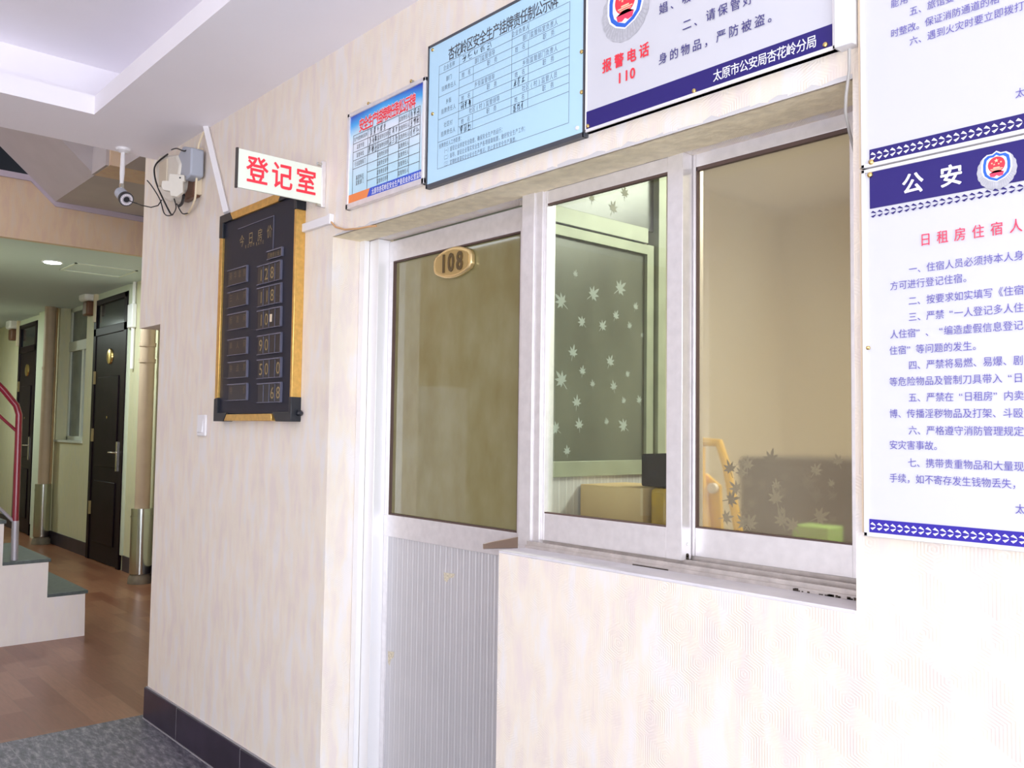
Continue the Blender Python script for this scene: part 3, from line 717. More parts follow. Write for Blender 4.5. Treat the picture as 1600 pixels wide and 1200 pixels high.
for pl, pr, name, digs in rows:
    x0_, x1_, z_ = slot(358, 387, pl, 0.062)
    for k, ch in enumerate(name): put(tx, ch, (x0_+0.025+(x1_-x0_-0.05)*k/(len(name)-1), YB-0.0035, z_+0.008), (1, 0, 0), (0, 0, 1), 0.026, 0.034)
    x0_, x1_, z_ = slot(404, 440, pr, 0.070)
    for k, ch in enumerate(digs):
        cxk = x0_+(x1_-x0_)*(k+0.5)/4
        if ch != ' ': put(tg, ch, (cxk, YB-0.0035, z_), (1, 0, 0), (0, 0, 1), 0.066, 0.066)
    sp = MB()
    for k in (1, 2, 3): sp.box(x0_+(x1_-x0_)*k/4-0.001, x0_+(x1_-x0_)*k/4+0.001, YB-0.005, YB-0.003, z_-0.034, z_+0.034)
    sp.build('divider', SLOTE, pb)
tg.raw('gold_lettering', DIMGOLD, pb); tx.raw('faded_lettering', DARKTXT, pb)
p = on(425, 497); o = MB(); o.box(p.x-0.008, p.x+0.008, YB-0.006, YB-0.004, p.z-0.015, p.z+0.015); o.build('paper_scrap', plain('cream_paper_scrap', (0.75, 0.62, 0.45), 0.8), pb)

# ---- light switch
ls = thing('light_switch', (-3.885, 0, 1.442), 'white rocker light switch on the wall below the price board', 'light switch')
box(-3.930, -3.840, -0.012, 0, 1.394, 1.490).build('plate', WHITEP, ls, bevel=0.004)
b = MB(); b.prism([(-0.012, 1.41), (-0.019, 1.412), (-0.012, 1.474)], 'x', -3.915, -3.862); b.build('rocker', WHITEP, ls)

# ---- wire raceway and conduit
cn = MB(); a = Vector((-3.927, -0.014, CZ-0.001)); e = Vector((-3.672, -0.014, 2.372))
cn.tube([a, e], 0.017, 4); o = cn.build('conduit', WHITEP, smooth=False); tag(o, 'white plastic conduit slanting down from ceiling to the price board', 'conduit')
rw = thing('cable_raceway', (-2.86, 0, 2.195), 'short white horizontal cable raceway at the top corner of the doorway', 'raceway')
box(-2.985, -2.79, -0.016, 0, 2.176, 2.208).build('channel', WHITEP, rw, bevel=0.002)
box(-2.79, -2.775, -0.018, 0, 2.173, 2.211).build('end_cap', WHITEP, rw, bevel=0.002)
oc = MB(); pts = [(-2.776, -0.010, 2.180), (-2.74, -0.012, 2.155), (-2.68, -0.010, 2.137), (-2.60, -0.006, 2.128), (-2.53, -0.004, 2.124), (-2.50, 0.004, 2.1225)]
oc.tube(pts, 0.0035, 8); o = oc.build('orange_wire', CABLEO); tag(o, 'thin orange wire running from the raceway along the top of the doorway', 'wire')

# ---- small poster sign
ss = thing('small_framed_notice', (-2.435, 0, 2.37), 'small silver-framed notice with blue print and red title beside the pale blue board', 'notice board')
X0, X1, Z0, Z1 = -2.668, -2.203, 2.203, 2.545
FT = 0.014
box(X0+0.004, X1-0.004, -0.012, 0, Z0+0.004, Z1-0.004).build('poster', POSTER, ss, smooth=False)
for a_ in ((X0, X1, Z0, Z0+FT+0.006), (X0, X1, Z1-FT, Z1), (X0, X0+FT, Z0, Z1), (X1-FT, X1, Z0, Z1)):
    box(a_[0], a_[1], -0.018, 0, a_[2], a_[3]).build('frame_rail', ALUW if a_[0] > -2.3 else ALU, ss, bevel=0.002)
YS = -0.0126
for px, py in ((576, 161), (643, 126)):
    p = at(px, py, y=-0.008); h = MB(); h.box(p.x-0.008, p.x+0.008, -0.008, -0.003, Z1-0.004, p.z); h.build('hanger', STEEL, ss)
    screw(ss, p.x-0.004, -0.006, p.z, 0.006)
t1 = MB(); line_xz(t1, '安全生产挂牌责任制公示牌', (565, 197), (645, 157), YS-0.0008, h=0.050, w=0.033, bold=0.03); t1.raw('title', RED, ss)
t1 = MB(); line_xz(t1, '安全生产挂牌责任制公示牌', (565, 197), (645, 157), YS-0.0003, h=0.050, w=0.033, bold=0.075); t1.raw('title_outline', WHITEINK, ss)
# table of the small notice
tl = at(552.5, 213, y=YS); br_ = at(655, 265, y=YS)
TX0, TX1 = tl.x, br_.x; TZ1 = (tl.z+at(657, 165, y=YS).z)/2; TZ0 = (br_.z+at(551.7, 305, y=YS).z)/2
cols = [TX0, at(574, 260, y=YS).x, at(590, 260, y=YS).x, at(606, 250, y=YS).x, at(622.5, 240, y=YS).x, at(639, 230, y=YS).x, TX1]
tb_ = MB(); lwz = 0.0009; nr = 7; dz = (TZ1-TZ0)/nr
for i in range(nr+1):
    z = TZ0+dz*i; xa = TX0 if i in (0, 3, 4, 5, 6, 7) else cols[1]
    strip(tb_, xa, TX1, z-lwz, z+lwz, YS-0.0004)
for j, x in enumerate(cols):
    strip(tb_, x-lwz, x+lwz, TZ0, TZ1 if j not in (2, 3) else TZ1-dz, YS-0.0004)
tb_.raw('printed_table', GREYINK, ss)
tt = MB()
def small(mb, s, xc, zc, w, y, hk=1.25, bold=0.0):
    n_ = len(s)
    for i, ch in enumerate(s):
        if ch != ' ': put(mb, ch, (xc+(i-(n_-1)/2)*w, y, zc), (1, 0, 0), (0, 0, 1), w*0.92, w*hk, bold)
def mid(a, b): return (a+b)/2
for i, s_ in enumerate(['生产经营单位名称', '监管专班', '监管单位', '行业监管部门']): small(tt, s_, mid(cols[0], cols[1]), TZ1-dz*(i+0.5), 0.0105 if len(s_) > 6 else 0.012, YS-0.0005, 1.5)
small(tt, '基层所在', mid(cols[0], cols[1]), TZ0+dz*1.8, 0.013, YS-0.0005, 1.4); small(tt, '监管部门', mid(cols[0], cols[1]), TZ0+dz*1.2, 0.013, YS-0.0005, 1.4)
for i in range(1, 7): small(tt, '监管责任领导', mid(cols[2], cols[3]), TZ1-dz*(i+0.5), 0.0115, YS-0.0005, 1.5)
for i in range(7): small(tt, '监管责任人', mid(cols[4], cols[5]), TZ1-dz*(i+0.5), 0.0115, YS-0.0005, 1.5)
tt.raw('small_lettering', GREYINK, ss)
def scribble(mb, x0, x1, zc, h, y, nch, seed, wd=0.0008):
    """handwriting-like marker strokes, nch loose characters"""
    rd = random.Random(seed); cw = (x1-x0)/nch
    for c_ in range(nch):
        cx_ = x0+cw*(c_+0.5)
        for s_ in range(rd.randint(5, 8)):
            if rd.random() < 0.5:
                a = (cx_-cw*rd.uniform(0.15, 0.42), zc+h*rd.uniform(-0.45, 0.45)); b = (cx_+cw*rd.uniform(0.1, 0.42), a[1]+h*rd.uniform(-0.02, 0.16))
            else:
                a = (cx_+cw*rd.uniform(-0.3, 0.3), zc+h*rd.uniform(0.1, 0.5)); b = (a[0]+cw*rd.uniform(-0.25, 0.2), zc-h*rd.uniform(0.1, 0.5))
            dx, dz_ = b[0]-a[0], b[1]-a[1]; L = math.hypot(dx, dz_) or 1; nx, nz = -dz_/L*wd, dx/L*wd
            mb.add([(a[0]-nx, y, a[1]-nz), (b[0]-nx*0.5, y, b[1]-nz*0.5), (b[0]+nx*0.5, y, b[1]+nz*0.5), (a[0]+nx, y, a[1]+nz)], [(0, 1, 2, 3)])
hw = MB()
scribble(hw, cols[1]+0.01, cols[3]-0.01, TZ1-dz*0.5, 0.034, YS-0.0007, 5, 1)
for (c0, r_, sd) in ((1, 1, 2), (1, 2, 3), (3, 1, 4), (3, 2, 5), (5, 0, 6), (5, 1, 7), (5, 2, 8)):
    scribble(hw, cols[c0]+0.003, cols[c0+1]-0.003, TZ1-dz*(r_+0.5), 0.032, YS-0.0007, 3, sd)
hw.raw('handwriting', PEN, ss)
b = MB(); xk = at(576, 300, y=YS).x
zb0, zb1 = Z0+0.018, Z0+0.050
b.add([(X0+0.012, YS-0.0005, zb0), (xk-0.012, YS-0.0005, zb0), (xk+0.008, YS-0.0005, zb1), (X0+0.012, YS-0.0005, zb1)], [(0, 1, 2, 3)]); b.raw('orange_band', ORANGE, ss)
b = MB(); b.add([(xk-0.012, YS-0.0005, zb0), (X1-0.012, YS-0.0005, zb0), (X1-0.012, YS-0.0005, zb1), (xk+0.008, YS-0.0005, zb1)], [(0, 1, 2, 3)]); b.raw('blue_band', RIBBON, ss)
b = MB(); small(b, '太原市杏花岭区安全生产委员会办公室监制', (xk+X1)/2+0.002, (zb0+zb1)/2, (X1-xk-0.05)/18, YS-0.0009, 1.45, 0.02); b.raw('band_lettering', WHITEINK, ss)

# ---- pale blue board
bl = thing('pale_blue_notice_board', (-1.853, 0, 2.41), 'large pale blue notice board with printed table above the door', 'notice board')
X0, X1, Z0, Z1 = -2.191, -1.517, 2.188, 2.632
YF = -0.0155
box(X0, X1, -0.010, 0, Z0-0.003, Z1).build('backing', DARKFR, bl)
b = MB()
for a_ in ((X0, X1, Z0-0.004, Z0+0.008), (X0, X1, Z1-0.004, Z1+0.004), (X0-0.002, X0+0.005, Z0-0.004, Z1+0.004), (X1-0.004, X1+0.002, Z0-0.004, Z1+0.004)): b.box(a_[0], a_[1], -0.017, 0, a_[2], a_[3])
b.build('frame', DARKFR, bl)
box(X0+0.005, X1-0.004, -0.0155, -0.010, Z0+0.008, Z1-0.004).build('face', BLUEB, bl)
YF = -0.0158
tt = MB(); line_xz(tt, '杏花岭区安全生产挂牌责任制公示牌', (705.5, 83), (866, 2), YF-0.0004, h=0.044, w=0.032, bold=0.006); tt.raw('title', GREYINK, bl)
tx0 = at(685.5, 150, y=YF).x; tx1 = at(890, 60, y=YF).x
zt = mid(at(686, 104, y=YF).z, at(890, 2.5, y=YF).z); zb = mid(at(683, 265.5, y=YF).z, at(889, 190.5, y=YF).z)
H = zt-zb; r0 = H*13.5/161.5; gr = H*35.5/161.5
zg = [zt, zt-r0, zt-r0-gr, zt-r0-2*gr, zt-r0-3*gr, zb]
c1, c2, c3, c4 = at(717, 150, y=YF).x, at(739, 150, y=YF).x, at(799.5, 110, y=YF).x, at(825.5, 100, y=YF).x
ln = MB(); q = 0.0007
def hl(a, b, z): strip(ln, a, b, z-q, z+q, YF-0.0003)
def vl(x, a, b): strip(ln, x-q, x+q, a, b, YF-0.0003)
for z in zg: hl(tx0, tx1, z)
vl(tx0, zb, zt); vl(tx1, zb, zt); vl(c1, zg[4], zt); vl(c3, zg[4], zt); vl(c4, zg[1], zt)
for g3 in range(3):
    t_ = zg[1+g3]; b_ = zg[2+g3]; s3 = (t_-b_)/3
    hl(c1, tx1, t_-s3); hl(c1, tx1, t_-2*s3); vl(c2, b_, t_-s3); vl(c4, b_, t_-s3)
ln.raw('printed_table', LINEINK, bl)
tt = MB(); yt = YF-0.0004
small(tt, '企业名称', mid(tx0, c1), zt-r0/2, 0.0145, yt, 1.2); small(tt, '企业负责人', mid(c3, c4), zt-r0/2, 0.0145, yt, 1.2)
heads = [(('部门', '挂牌责任人'), '部门监管领导', '部门监管科室负责人'), (('乡街', '挂牌责任人'), '乡街监管领导', '乡街监管部门负责人'), (('社区村', '挂牌责任人'), '社区(村)监管领导', '社区(村)监管人员')]
for g3, (lft, h1, h2) in enumerate(heads):
    t_ = zg[1+g3]; b_ = zg[2+g3]; s3 = (t_-b_)/3
    small(tt, lft[0], mid(tx0, c1), t_-s3*1.0, 0.0145, yt, 1.2); small(tt, lft[1], mid(tx0, c1), t_-s3*2.1, 0.0145, yt, 1.2)
    small(tt, h1, mid(c1, c3), t_-s3/2, 0.0155, yt, 1.2); small(tt, h2, mid(c3, tx1), t_-s3/2, 0.0155, yt, 1.2)
    small(tt, '姓 名', mid(c1, c2), t_-s3*1.5, 0.0145, yt, 1.2); small(tt, '职 务', mid(c2, c3), t_-s3*1.5, 0.0155, yt, 1.2)
    small(tt, '姓 名', mid(c3, c4), t_-s3*1.5, 0.0145, yt, 1.2); small(tt, '职 务', mid(c4, tx1), t_-s3*1.5, 0.0155, yt, 1.2)
for i, s_ in enumerate(['挂牌责任人工作职责：', '（一）督促企业排查安全隐患，确保安全生产的运行；', '（二）指导、督促企业落实安全生产各项规章制度，做好安全生产工作；', '（三）定期检查落实企业安全生产情况，防止发生安全生产事故。']):
    wch = 0.0118; xs_ = tx0+0.006+(0.02 if i else 0)
    for k, ch in enumerate(s_): put(tt, ch, (xs_+wch*(k+0.5), yt, zg[4]-0.014-0.0205*i), (1, 0, 0), (0, 0, 1), wch*0.92, 0.0165)
tt.raw('small_lettering', LINEINK, bl)
hw = MB(); s3 = gr/3
scribble(hw, c1+0.01, c1+0.15, zt-r0/2, 0.022, YF-0.0006, 5, 11)
scribble(hw, c1+0.008, c2-0.004, zg[2]-s3*2.5, 0.028, YF-0.0006, 3, 12); scribble(hw, c1+0.004, c2-0.004, zg[3]-s3*2.5, 0.028, YF-0.0006, 3, 13)
scribble(hw, c3+0.008, c4-0.010, zg[2]-s3*2.5, 0.028, YF-0.0006, 3, 14); scribble(hw, c3+0.006, c4-0.014, zg[3]-s3*2.5, 0.028, YF-0.0006, 3, 15)
hw.raw('handwriting', PEN, bl)
for px, py in ((676, 78), (676, 178), (909, 81), (909, 144)):
    p = at(px, py, y=YF); screw(bl, p.x, YF+0.0005, p.z, 0.006)
p = at(902, 200, y=YF); screw(bl, p.x, YF+0.0005, p.z, 0.006, WHITEP)

# ---- police notices: badge
def badge(parent, cx, cz, s, y):
    """round-shouldered blue shield with red disc and stars inside a silver wreath; s = half height"""
    def poly(name, pts, mat, lay):
        mb = MB(); n_ = len(pts)
        mb.add([(cx, y-0.0002*lay, cz)]+[(cx+px*s, y-0.0002*lay, cz+pz*s) for px, pz in pts], [(0, 1+i, 1+(i+1) % n_) for i in range(n_)])
        return mb
    out = []
    for i in range(60):
        a = 2*pi*i/60; r_ = 1.0
        ln_ = 0.045*abs(sin(a*9))
        wv = (1.0-0.16*(cos(a) > 0.80)*(cos(a)-0.8)/0.2)
        out.append((sin(a)*(0.94+ln_)*wv, cos(a)*(0.98+ln_)*wv-0.02))
    e = bpy.data.objects.new('badge', None)
    m0 = poly('w', out, SILVER, 1)
    sh = [(0, 0.92), (0.18, 0.80), (0.42, 0.80), (0.60, 0.66), (0.66, 0.35), (0.66, 0.0), (0.58, -0.25), (0.36, -0.45), (0, -0.60)]
    sh = sh+[(-a, b) for a, b in sh[-2:0:-1]]
    b0 = m0.raw('badge', SILVER, parent)
    # wreath feather lines
    fl_ = MB()
    for sgn in (-1, 1):
        for k in range(9):
            a = radians(105+k*8)*sgn
            p0 = (sin(a)*0.62, cos(a)*0.60-0.02); p1 = (sin(a+0.10*sgn)*0.96, cos(a+0.10*sgn)*0.96-0.02)
            dx, dz_ = p1[0]-p0[0], p1[1]-p0[1]; L = math.hypot(dx, dz_); nx, nz = -dz_/L*0.018, dx/L*0.018
            fl_.add([(cx+(p0[0]-nx)*s, y-0.0003, cz+(p0[1]-nz)*s), (cx+(p1[0]-nx)*s, y-0.0003, cz+(p1[1]-nz)*s), (cx+(p1[0]+nx)*s, y-0.0003, cz+(p1[1]+nz)*s), (cx+(p0[0]+nx)*s, y-0.0003, cz+(p0[1]+nz)*s)], [(0, 1, 2, 3)])
    fl_.raw('wreath_line', bpy.data.materials.get('grey_wreath_line') or plain('grey_wreath_line', (0.42, 0.42, 0.46), 0.5), b0)
    poly('s', [(a*1.12, b*1.08) for a, b in sh], WHITEINK, 2).raw('shield_rim', WHITEINK, b0)
    poly('s', sh, SHBLUE, 3).raw('shield', SHBLUE, b0)
    poly('s', [(a*0.78, b*0.82+0.02) for a, b in sh], WHITEINK, 4).raw('shield_field', WHITEINK, b0)
    poly('r', [(sin(2*pi*i/30)*0.42, cos(2*pi*i/30)*0.42+0.26) for i in range(30)], RED, 5).raw('red_disc', RED, b0)
    poly('g', [(-0.36, -0.16), (0.36, -0.16), (0.30, -0.34), (0.12, -0.38), (0, -0.30), (-0.12, -0.38), (-0.30, -0.34)], PINKRED, 5).raw('red_ribbon', PINKRED, b0)
    g = MB()
    def star(x, z, r_):
        pts = [(x+sin(pi*i/5)*r_*(1 if i % 2 == 0 else 0.4), z+cos(pi*i/5)*r_*(1 if i % 2 == 0 else 0.4)) for i in range(10)]
        g.add([(cx+x*s, y-0.0012, cz+z*s)]+[(cx+a*s, y-0.0012, cz+b*s) for a, b in pts], [(0, 1+i, 1+(i+1) % 10) for i in range(10)])
    star(0, 0.47, 0.12)
    for x, z in ((-0.22, 0.36), (-0.11, 0.28), (0.11, 0.28), (0.22, 0.36)): star(x, z, 0.06)
    for xa, xb, za, zb_ in ((-0.30, 0.30, 0.02, 0.06), (-0.16, 0.16, 0.08, 0.13), (-0.24, 0.24, -0.04, -0.01)):
        strip(g, cx+xa*s, cx+xb*s, cz+za*s, cz+zb_*s, y-0.0012)
    g.raw('gold_star', bpy.data.materials.get('pale_gold_print') or plain('pale_gold_print', (0.85, 0.62, 0.40), 0.4), b0)

# ---- third board
tbd = thing('white_police_notice', (-1.178, 0, 2.5), 'white notice with a blue bottom band and badge above the service window', 'notice board')
X0, X1, Z0, Z1 = -1.512, -0.838, 2.192, 2.83
YT = -0.016
box(X0, X1, -0.015, 0, Z0, CZ-0.002).build('panel', SIGNW, tbd)
for a_ in ((X0, X1, Z0, Z0+0.008), (X0, X0+0.004, Z0, CZ-0.002), (X1-0.006, X1, Z0, CZ-0.002)):
    box(a_[0], a_[1], -0.018, 0, a_[2], a_[3]).build('frame_rail', ALUW, tbd, bevel=0.001)
b = MB(); b.box(X0+0.004, X1-0.006, YT-0.0002, -0.015, 2.200, 2.245); b.build('blue_band', BANDN, tbd)
tt = MB(); line_xz(tt, '太原市公安局杏花岭分局', (1121, 117.5), (1268, 66), YT-0.0008, h=0.028, w=0.0235, bold=0.012); tt.raw('band_lettering', WHITEINK, tbd)
tt = MB()
line_xz(tt, '身的物品，严防被盗。', (1035.7, 91.4), (1208, 24), YT-0.0008, h=0.028, w=0.0265, bold=0.004)
line_xz(tt, '二、请保管好', (1073.4, 36), (1168.8, 1.4), YT-0.0008, h=0.028, w=0.0265, bold=0.004)
line_xz(tt, '娼、吸', (1036.6, 11.5), (1072.5, -2.5), YT-0.0008, h=0.028, w=0.0265, bold=0.004)
tt.raw('body_lettering', NAVYINK, tbd)
tt = MB(); line_xz(tt, '报警电话', (948.3, 103.3), (1006.4, 77.8), YT-0.0008, h=0.036, w=0.031, bold=0.03)
line_xz(tt, '110', (966.5, 123), (988, 114), YT-0.0008, h=0.036, w=0.034, bold=0.03); tt.raw('phone_lettering', RED, tbd)
p = at(977, 16, y=YT); badge(tbd, p.x, p.z+0.004, 0.078, YT)
for px, py in ((919, 197), (1085, 142), (1290, 70)):
    p = at(px, py, y=YT); screw(tbd, p.x, YT, p.z, 0.0055)

# ---- two stacked notices on the right
def chev(mb, x0, x1, zc, hh, y, step=0.0125):
    x = x0
    while x < x1:
        for sgn in (1, -1):
            mb.add([(x, y, zc+sgn*hh*0.45), (x+0.004, y, zc+sgn*hh*0.95), (x+0.0085, y, zc+sgn*hh*0.5), (x+0.0105, y, zc+sgn*hh*0.06), (x+0.005, y, zc+sgn*hh*0.35)], [(0, 1, 2, 3, 4) if sgn < 0 else (4, 3, 2, 1, 0)])
        x += step
YR = -0.0195
XB0, XB1 = -0.786, 0.02
ur = thing('upper_right_notice', (-0.38, 0, 2.4), 'white regulation notice ending in a blue chevron band, uppermost right of the window', 'notice board')
box(XB0, XB1, -0.018, 0, 1.944, 2.82).build('panel', SIGNW, ur)
box(XB0-0.006, XB0, -0.016, 0, 1.944, 2.82).build('side_edge', plain('beige_board_edge', (0.72, 0.58, 0.42), 0.6), ur)
b = MB(); b.box(XB0, XB1, -0.021, 0, 1.941, 1.9485); b.box(XB0, XB0+0.007, -0.021, 0, 1.941, 2.82); b.build('frame_rail', ALUW, ur, bevel=0.001)
b = MB(); b.box(-0.770, XB1-0.01, YR, -0.018, 1.9485, 1.9745); b.build('blue_band', BANDN, ur)
cm = MB(); chev(cm, -0.768, XB1-0.015, 1.9605, 0.0085, YR-0.0006); cm.raw('chevron_print', WHITEINK, ur)
tt = MB(); k = dict(h=0.0175, w=0.0158)
line_xz(tt, '六、遇到火灾时要立即拨打', (1427.5, 62.6), (1592.5, 11.5), YR-0.0006, **k)
line_xz(tt, '时整改。保证消防通道的相', (1398, 48.7), (1554, 2.5), YR-0.0006, **k)
line_xz(tt, '五、旅馆要', (1427.5, 16.0), (1484, -2.0), YR-0.0006, **k)
line_xz(tt, '能用', (1398, 4.5), (1412.5, 0), YR-0.0006, **k)
line_xz(tt, '太', (1594, 145.5), (1608, 141), YR-0.0006, n=1, **k)
tt.raw('body_lettering', BLUEINK, ur)
screw(ur, at(1362, 250, y=YR).x, YR-0.001, 1.950, 0.0055)
lr = thing('lower_right_notice', (-0.38, 0, 1.6), 'white lodging rules notice with badge and red title, lowermost right of the window', 'notice board')
box(XB0, XB1, -0.018, 0, 1.257, 1.936).build('panel', SIGNW, lr)
box(XB0-0.006, XB0, -0.016, 0, 1.257, 1.936).build('side_edge', bpy.data.materials['beige_board_edge'], lr)
b = MB(); b.box(XB0, XB1, -0.021, 0, 1.251, 1.259); b.box(XB0, XB0+0.007, -0.021, 0, 1.251, 1.938); b.box(XB0, XB1, -0.021, 0, 1.931, 1.938); b.build('frame_rail', ALUW, lr, bevel=0.001)
b = MB(); b.box(-0.770, XB1-0.01, YR, -0.018, 1.862, 1.9315); b.build('blue_band', BANDN, lr)
b = MB(); b.box(-0.776, XB1-0.01, YR, -0.018, 1.259, 1.283); b.build('blue_band', BANDB, lr)
cm = MB(); chev(cm, -0.774, XB1-0.015, 1.2705, 0.0075, YR-0.0006); cm.raw('chevron_print', WHITEINK, lr)
cm = MB(); chev(cm, -0.768, XB1-0.015, 1.8505, 0.0070, YR-0.0006); cm.raw('chevron_print', BANDN, lr)
tt = MB(); line_xz(tt, '公安', (1426, 286.8), (1486, 274.5), YR-0.0008, h=0.040, w=0.040, bold=0.03); tt.raw('heading_lettering', WHITEINK, lr)
p = at(1557.5, 265, y=YR); badge(lr, p.x, p.z, 0.0325, YR-0.0002)
tt = MB(); line_xz(tt, '日租房住宿人', (1446, 373), (1587.5, 354.5), YR-0.0006, h=0.0245, w=0.0205, bold=0.006); tt.raw('title', PINKRED, lr)
tt = MB()
for s_, a, b_ in [('一、住宿人员必须持本人身', (1426.3, 418.9), (1592, 401)), ('方可进行登记住宿。', (1397, 446), (1512, 434.6)), ('二、按要求如实填写《住宿', (1426, 469.5), (1592, 454)),
                 ('三、严禁“一人登记多人住', (1426, 494), (1591.6, 482)), ('人住宿”、“编造虚假信息登记', (1397, 521), (1591, 510)), ('住宿”等问题的发生。', (1396, 546), (1527, 542)),
                 ('四、严禁将易燃、易爆、剧', (1426, 569.4), (1591, 564.5)), ('等危险物品及管制刀具带入“日', (1396, 594.8), (1591, 592.7)), ('五、严禁在“日租房”内卖', (1426, 620.5), (1592, 619)),
                 ('博、传播淫秽物品及打架、斗殴', (1396, 645.5), (1591, 646.7)), ('六、严格遵守消防管理规定', (1426, 672), (1592, 674.7)), ('安灾害事故。', (1396, 694.5), (1466, 697.6)),
                 ('七、携带贵重物品和大量现', (1425, 722.5), (1592, 729.8)), ('手续，如不寄存发生钱物丢失，', (1396, 745.9), (1589, 758))]:
    line_xz(tt, s_, a, b_, YR-0.0006, **k)
line_xz(tt, '太', (1594, 795.6), (1608, 797), YR-0.0006, n=1, **k)
tt.raw('body_lettering', BLUEINK, lr)
screw(lr, at(1360, 270, y=YR).x, YR-0.001, 1.926, 0.0055); screw(lr, at(1357, 522, y=YR).x, YR-0.001, 1.60, 0.004)

# ---- cable duct and hanging wire above the window
b = MB(); b.box(-0.834, -0.796, -0.030, 0, 2.188, CZ); o = b.build('cable_duct', plain('glossy_white_duct', (0.85, 0.85, 0.88), 0.35), bevel=0.002)
tag(o, 'white vertical cable duct between the police notice and the right-hand notices', 'cable duct')
wr = MB(); pp = [at(1327, 76, y=-0.025), at(1327, 110, y=-0.015), at(1322, 150, y=-0.010), at(1321, 175, y=-0.006), at(1327, 205, y=0.02), at(1336, 240, y=0.05), at(1344, 285, y=0.10), at(1347, 310, y=0.13)]
wr.tube(pp, 0.0032, 8); o = wr.build('hanging_wire', CABLEG); tag(o, 'grey wire hanging from the duct across the top right of the window', 'wire')

# ================================================================== CCTV CAMERA
cc_ = thing('security_camera', (-4.53, -0.19, CZ), 'white bullet security camera hanging from the ceiling edge', 'security camera')
b = MB(); b.tube([(-4.53, -0.19, CZ), (-4.53, -0.19, CZ-0.012), (-4.53, -0.19, CZ-0.022)], [0.036, 0.034, 0.014], 24); b.build('ceiling_flange', WHITEP, cc_)
b = MB(); b.tube([(-4.53, -0.19, CZ-0.02), (-4.53, -0.19, CZ-0.12), (-4.527, -0.192, CZ-0.19)], [0.010, 0.012, 0.008], 14); b.build('stem', WHITEP, cc_)
b = MB(); b.box(-4.537, -4.515, -0.20, -0.184, 2.60, 2.64); b.cyl((-4.545, -0.192, 2.622), (-4.505, -0.192, 2.622), 0.006, 10); b.build('swivel', STEEL, cc_)
hd = at(197, 311, y=-0.22); tail = CAM+(at(187, 300, y=0)-CAM).normalized()*((hd-CAM).length+0.08); dr = (hd-tail).normalized()
b = MB(); b.tube([tail, tail+dr*0.01, hd-dr*0.004, hd], [0.020, 0.028, 0.031, 0.031], 28); b.build('body', GREYP, cc_)
b = MB(); b.tube([hd-dr*0.012, hd+dr*0.006], 0.0345, 28); b.build('hood_ring', BLACKP, cc_)
b = MB(); b.tube([hd+dr*0.006, hd+dr*0.0075], 0.030, 28); lens_plate = b.build('led_plate', plain('grey_led_plate', (0.45, 0.43, 0.46), 0.4), cc_)
b = MB(); b.tube([hd+dr*0.0075, hd+dr*0.012], [0.0145, 0.012], 20); b.build('lens', BLACKP, cc_)
ax = dr.cross(Vector((0, 0, 1))).normalized(); ay = ax.cross(dr)
b = MB()
for i in range(18):
    c0 = hd+dr*0.0075+(ax*cos(2*pi*i/18)+ay*sin(2*pi*i/18))*0.0235; b.tube([c0, c0+dr*0.002], 0.0034, 8)
b.build('led_ring', plain('bright_led_ring', (0.85, 0.80, 0.86), 0.3), cc_)
# its cable to the junction cluster
def Wp(px, py, y): p = at(px, py, y=y); return (p.x, y, p.z)
wr = MB(); wr.tube([hd+ax*0.03+Vector((0, 0.01, 0)), Wp(214, 318, -0.17), Wp(222, 321, -0.12), Wp(236, 324, -0.06), Wp(247, 321, -0.03), Wp(253, 312, -0.02)], 0.0028, 8)
o = wr.build('camera_cable', CABLE); tag(o, 'black cable looping from the security camera to the wall junction', 'cable')

# ================================================================== WIRE CLUSTER
jc = thing('power_adapter', (-4.2, -0.06, 2.6), 'large dusty beige adapter box in the wire cluster under the ceiling', 'adapter box')
a1 = at(245, 248, y=-0.08); a2 = at(281, 292, y=-0.08)
b = MB(); b.prism([(-4.385, 2.735), (-4.33, 2.765), (-4.10, 2.715), (-4.05, 2.66), (-4.08, 2.55), (-4.17, 2.505), (-4.25, 2.53), (-4.33, 2.60)], 'y', -0.085, -0.02)
b.build('casing', CREAMP, jc, bevel=0.012)
b = MB(); b.box(-4.30, -4.20, -0.092, -0.08, 2.60, 2.72); b.build('label_plate', plain('beige_label', (0.62, 0.54, 0.42), 0.6), jc, bevel=0.004)
g2 = MB(); p = at(292, 256, y=-0.06); g2.prism([(p.x-0.075, p.z+0.055), (p.x-0.02, p.z+0.085), (p.x+0.085, p.z+0.055), (p.x+0.085, p.z-0.07), (p.x+0.02, p.z-0.085), (p.x-0.08, p.z-0.055)], 'y', -0.075, -0.012)
o = g2.build('grey_junction_box', GREYP, bevel=0.008); tag(o, 'small blue-grey box beside the beige adapter at the ceiling corner', 'junction box')
jb = thing('white_splitter', (-4.08, -0.08, 2.56), 'cross-shaped white splitter hanging below the beige adapter', 'splitter')
p = at(278, 290, y=-0.10); s_ = 0.042
pl = [(-1.1, 0.3), (-0.5, 0.35), (-0.45, 1.0), (0.9, 0.9), (0.95, 0.35), (0.8, 0.3), (0.85, -0.7), (0.3, -1.15), (-0.3, -1.05), (-0.35, -0.65), (-1.0, -0.55), (-1.15, -0.2)]
hx_ = Vector((0.62, 0.78, 0)); nx_ = Vector((0.78, -0.62, 0)); p = Vector((p.x, -0.115, p.z)); s_ = 0.050
n_ = len(pl); vs_ = [p+hx_*x*s_+nx_*t__+Vector((0, 0, z*s_)) for t__ in (0.012, -0.012) for x, z in pl]
b = MB(); b.add(vs_, [tuple(range(n_)), tuple(range(2*n_-1, n_-1, -1))]+[(i, i+n_, (i+1) % n_+n_, (i+1) % n_) for i in range(n_)]); b.build('body', CREAMP, jb, bevel=0.003)
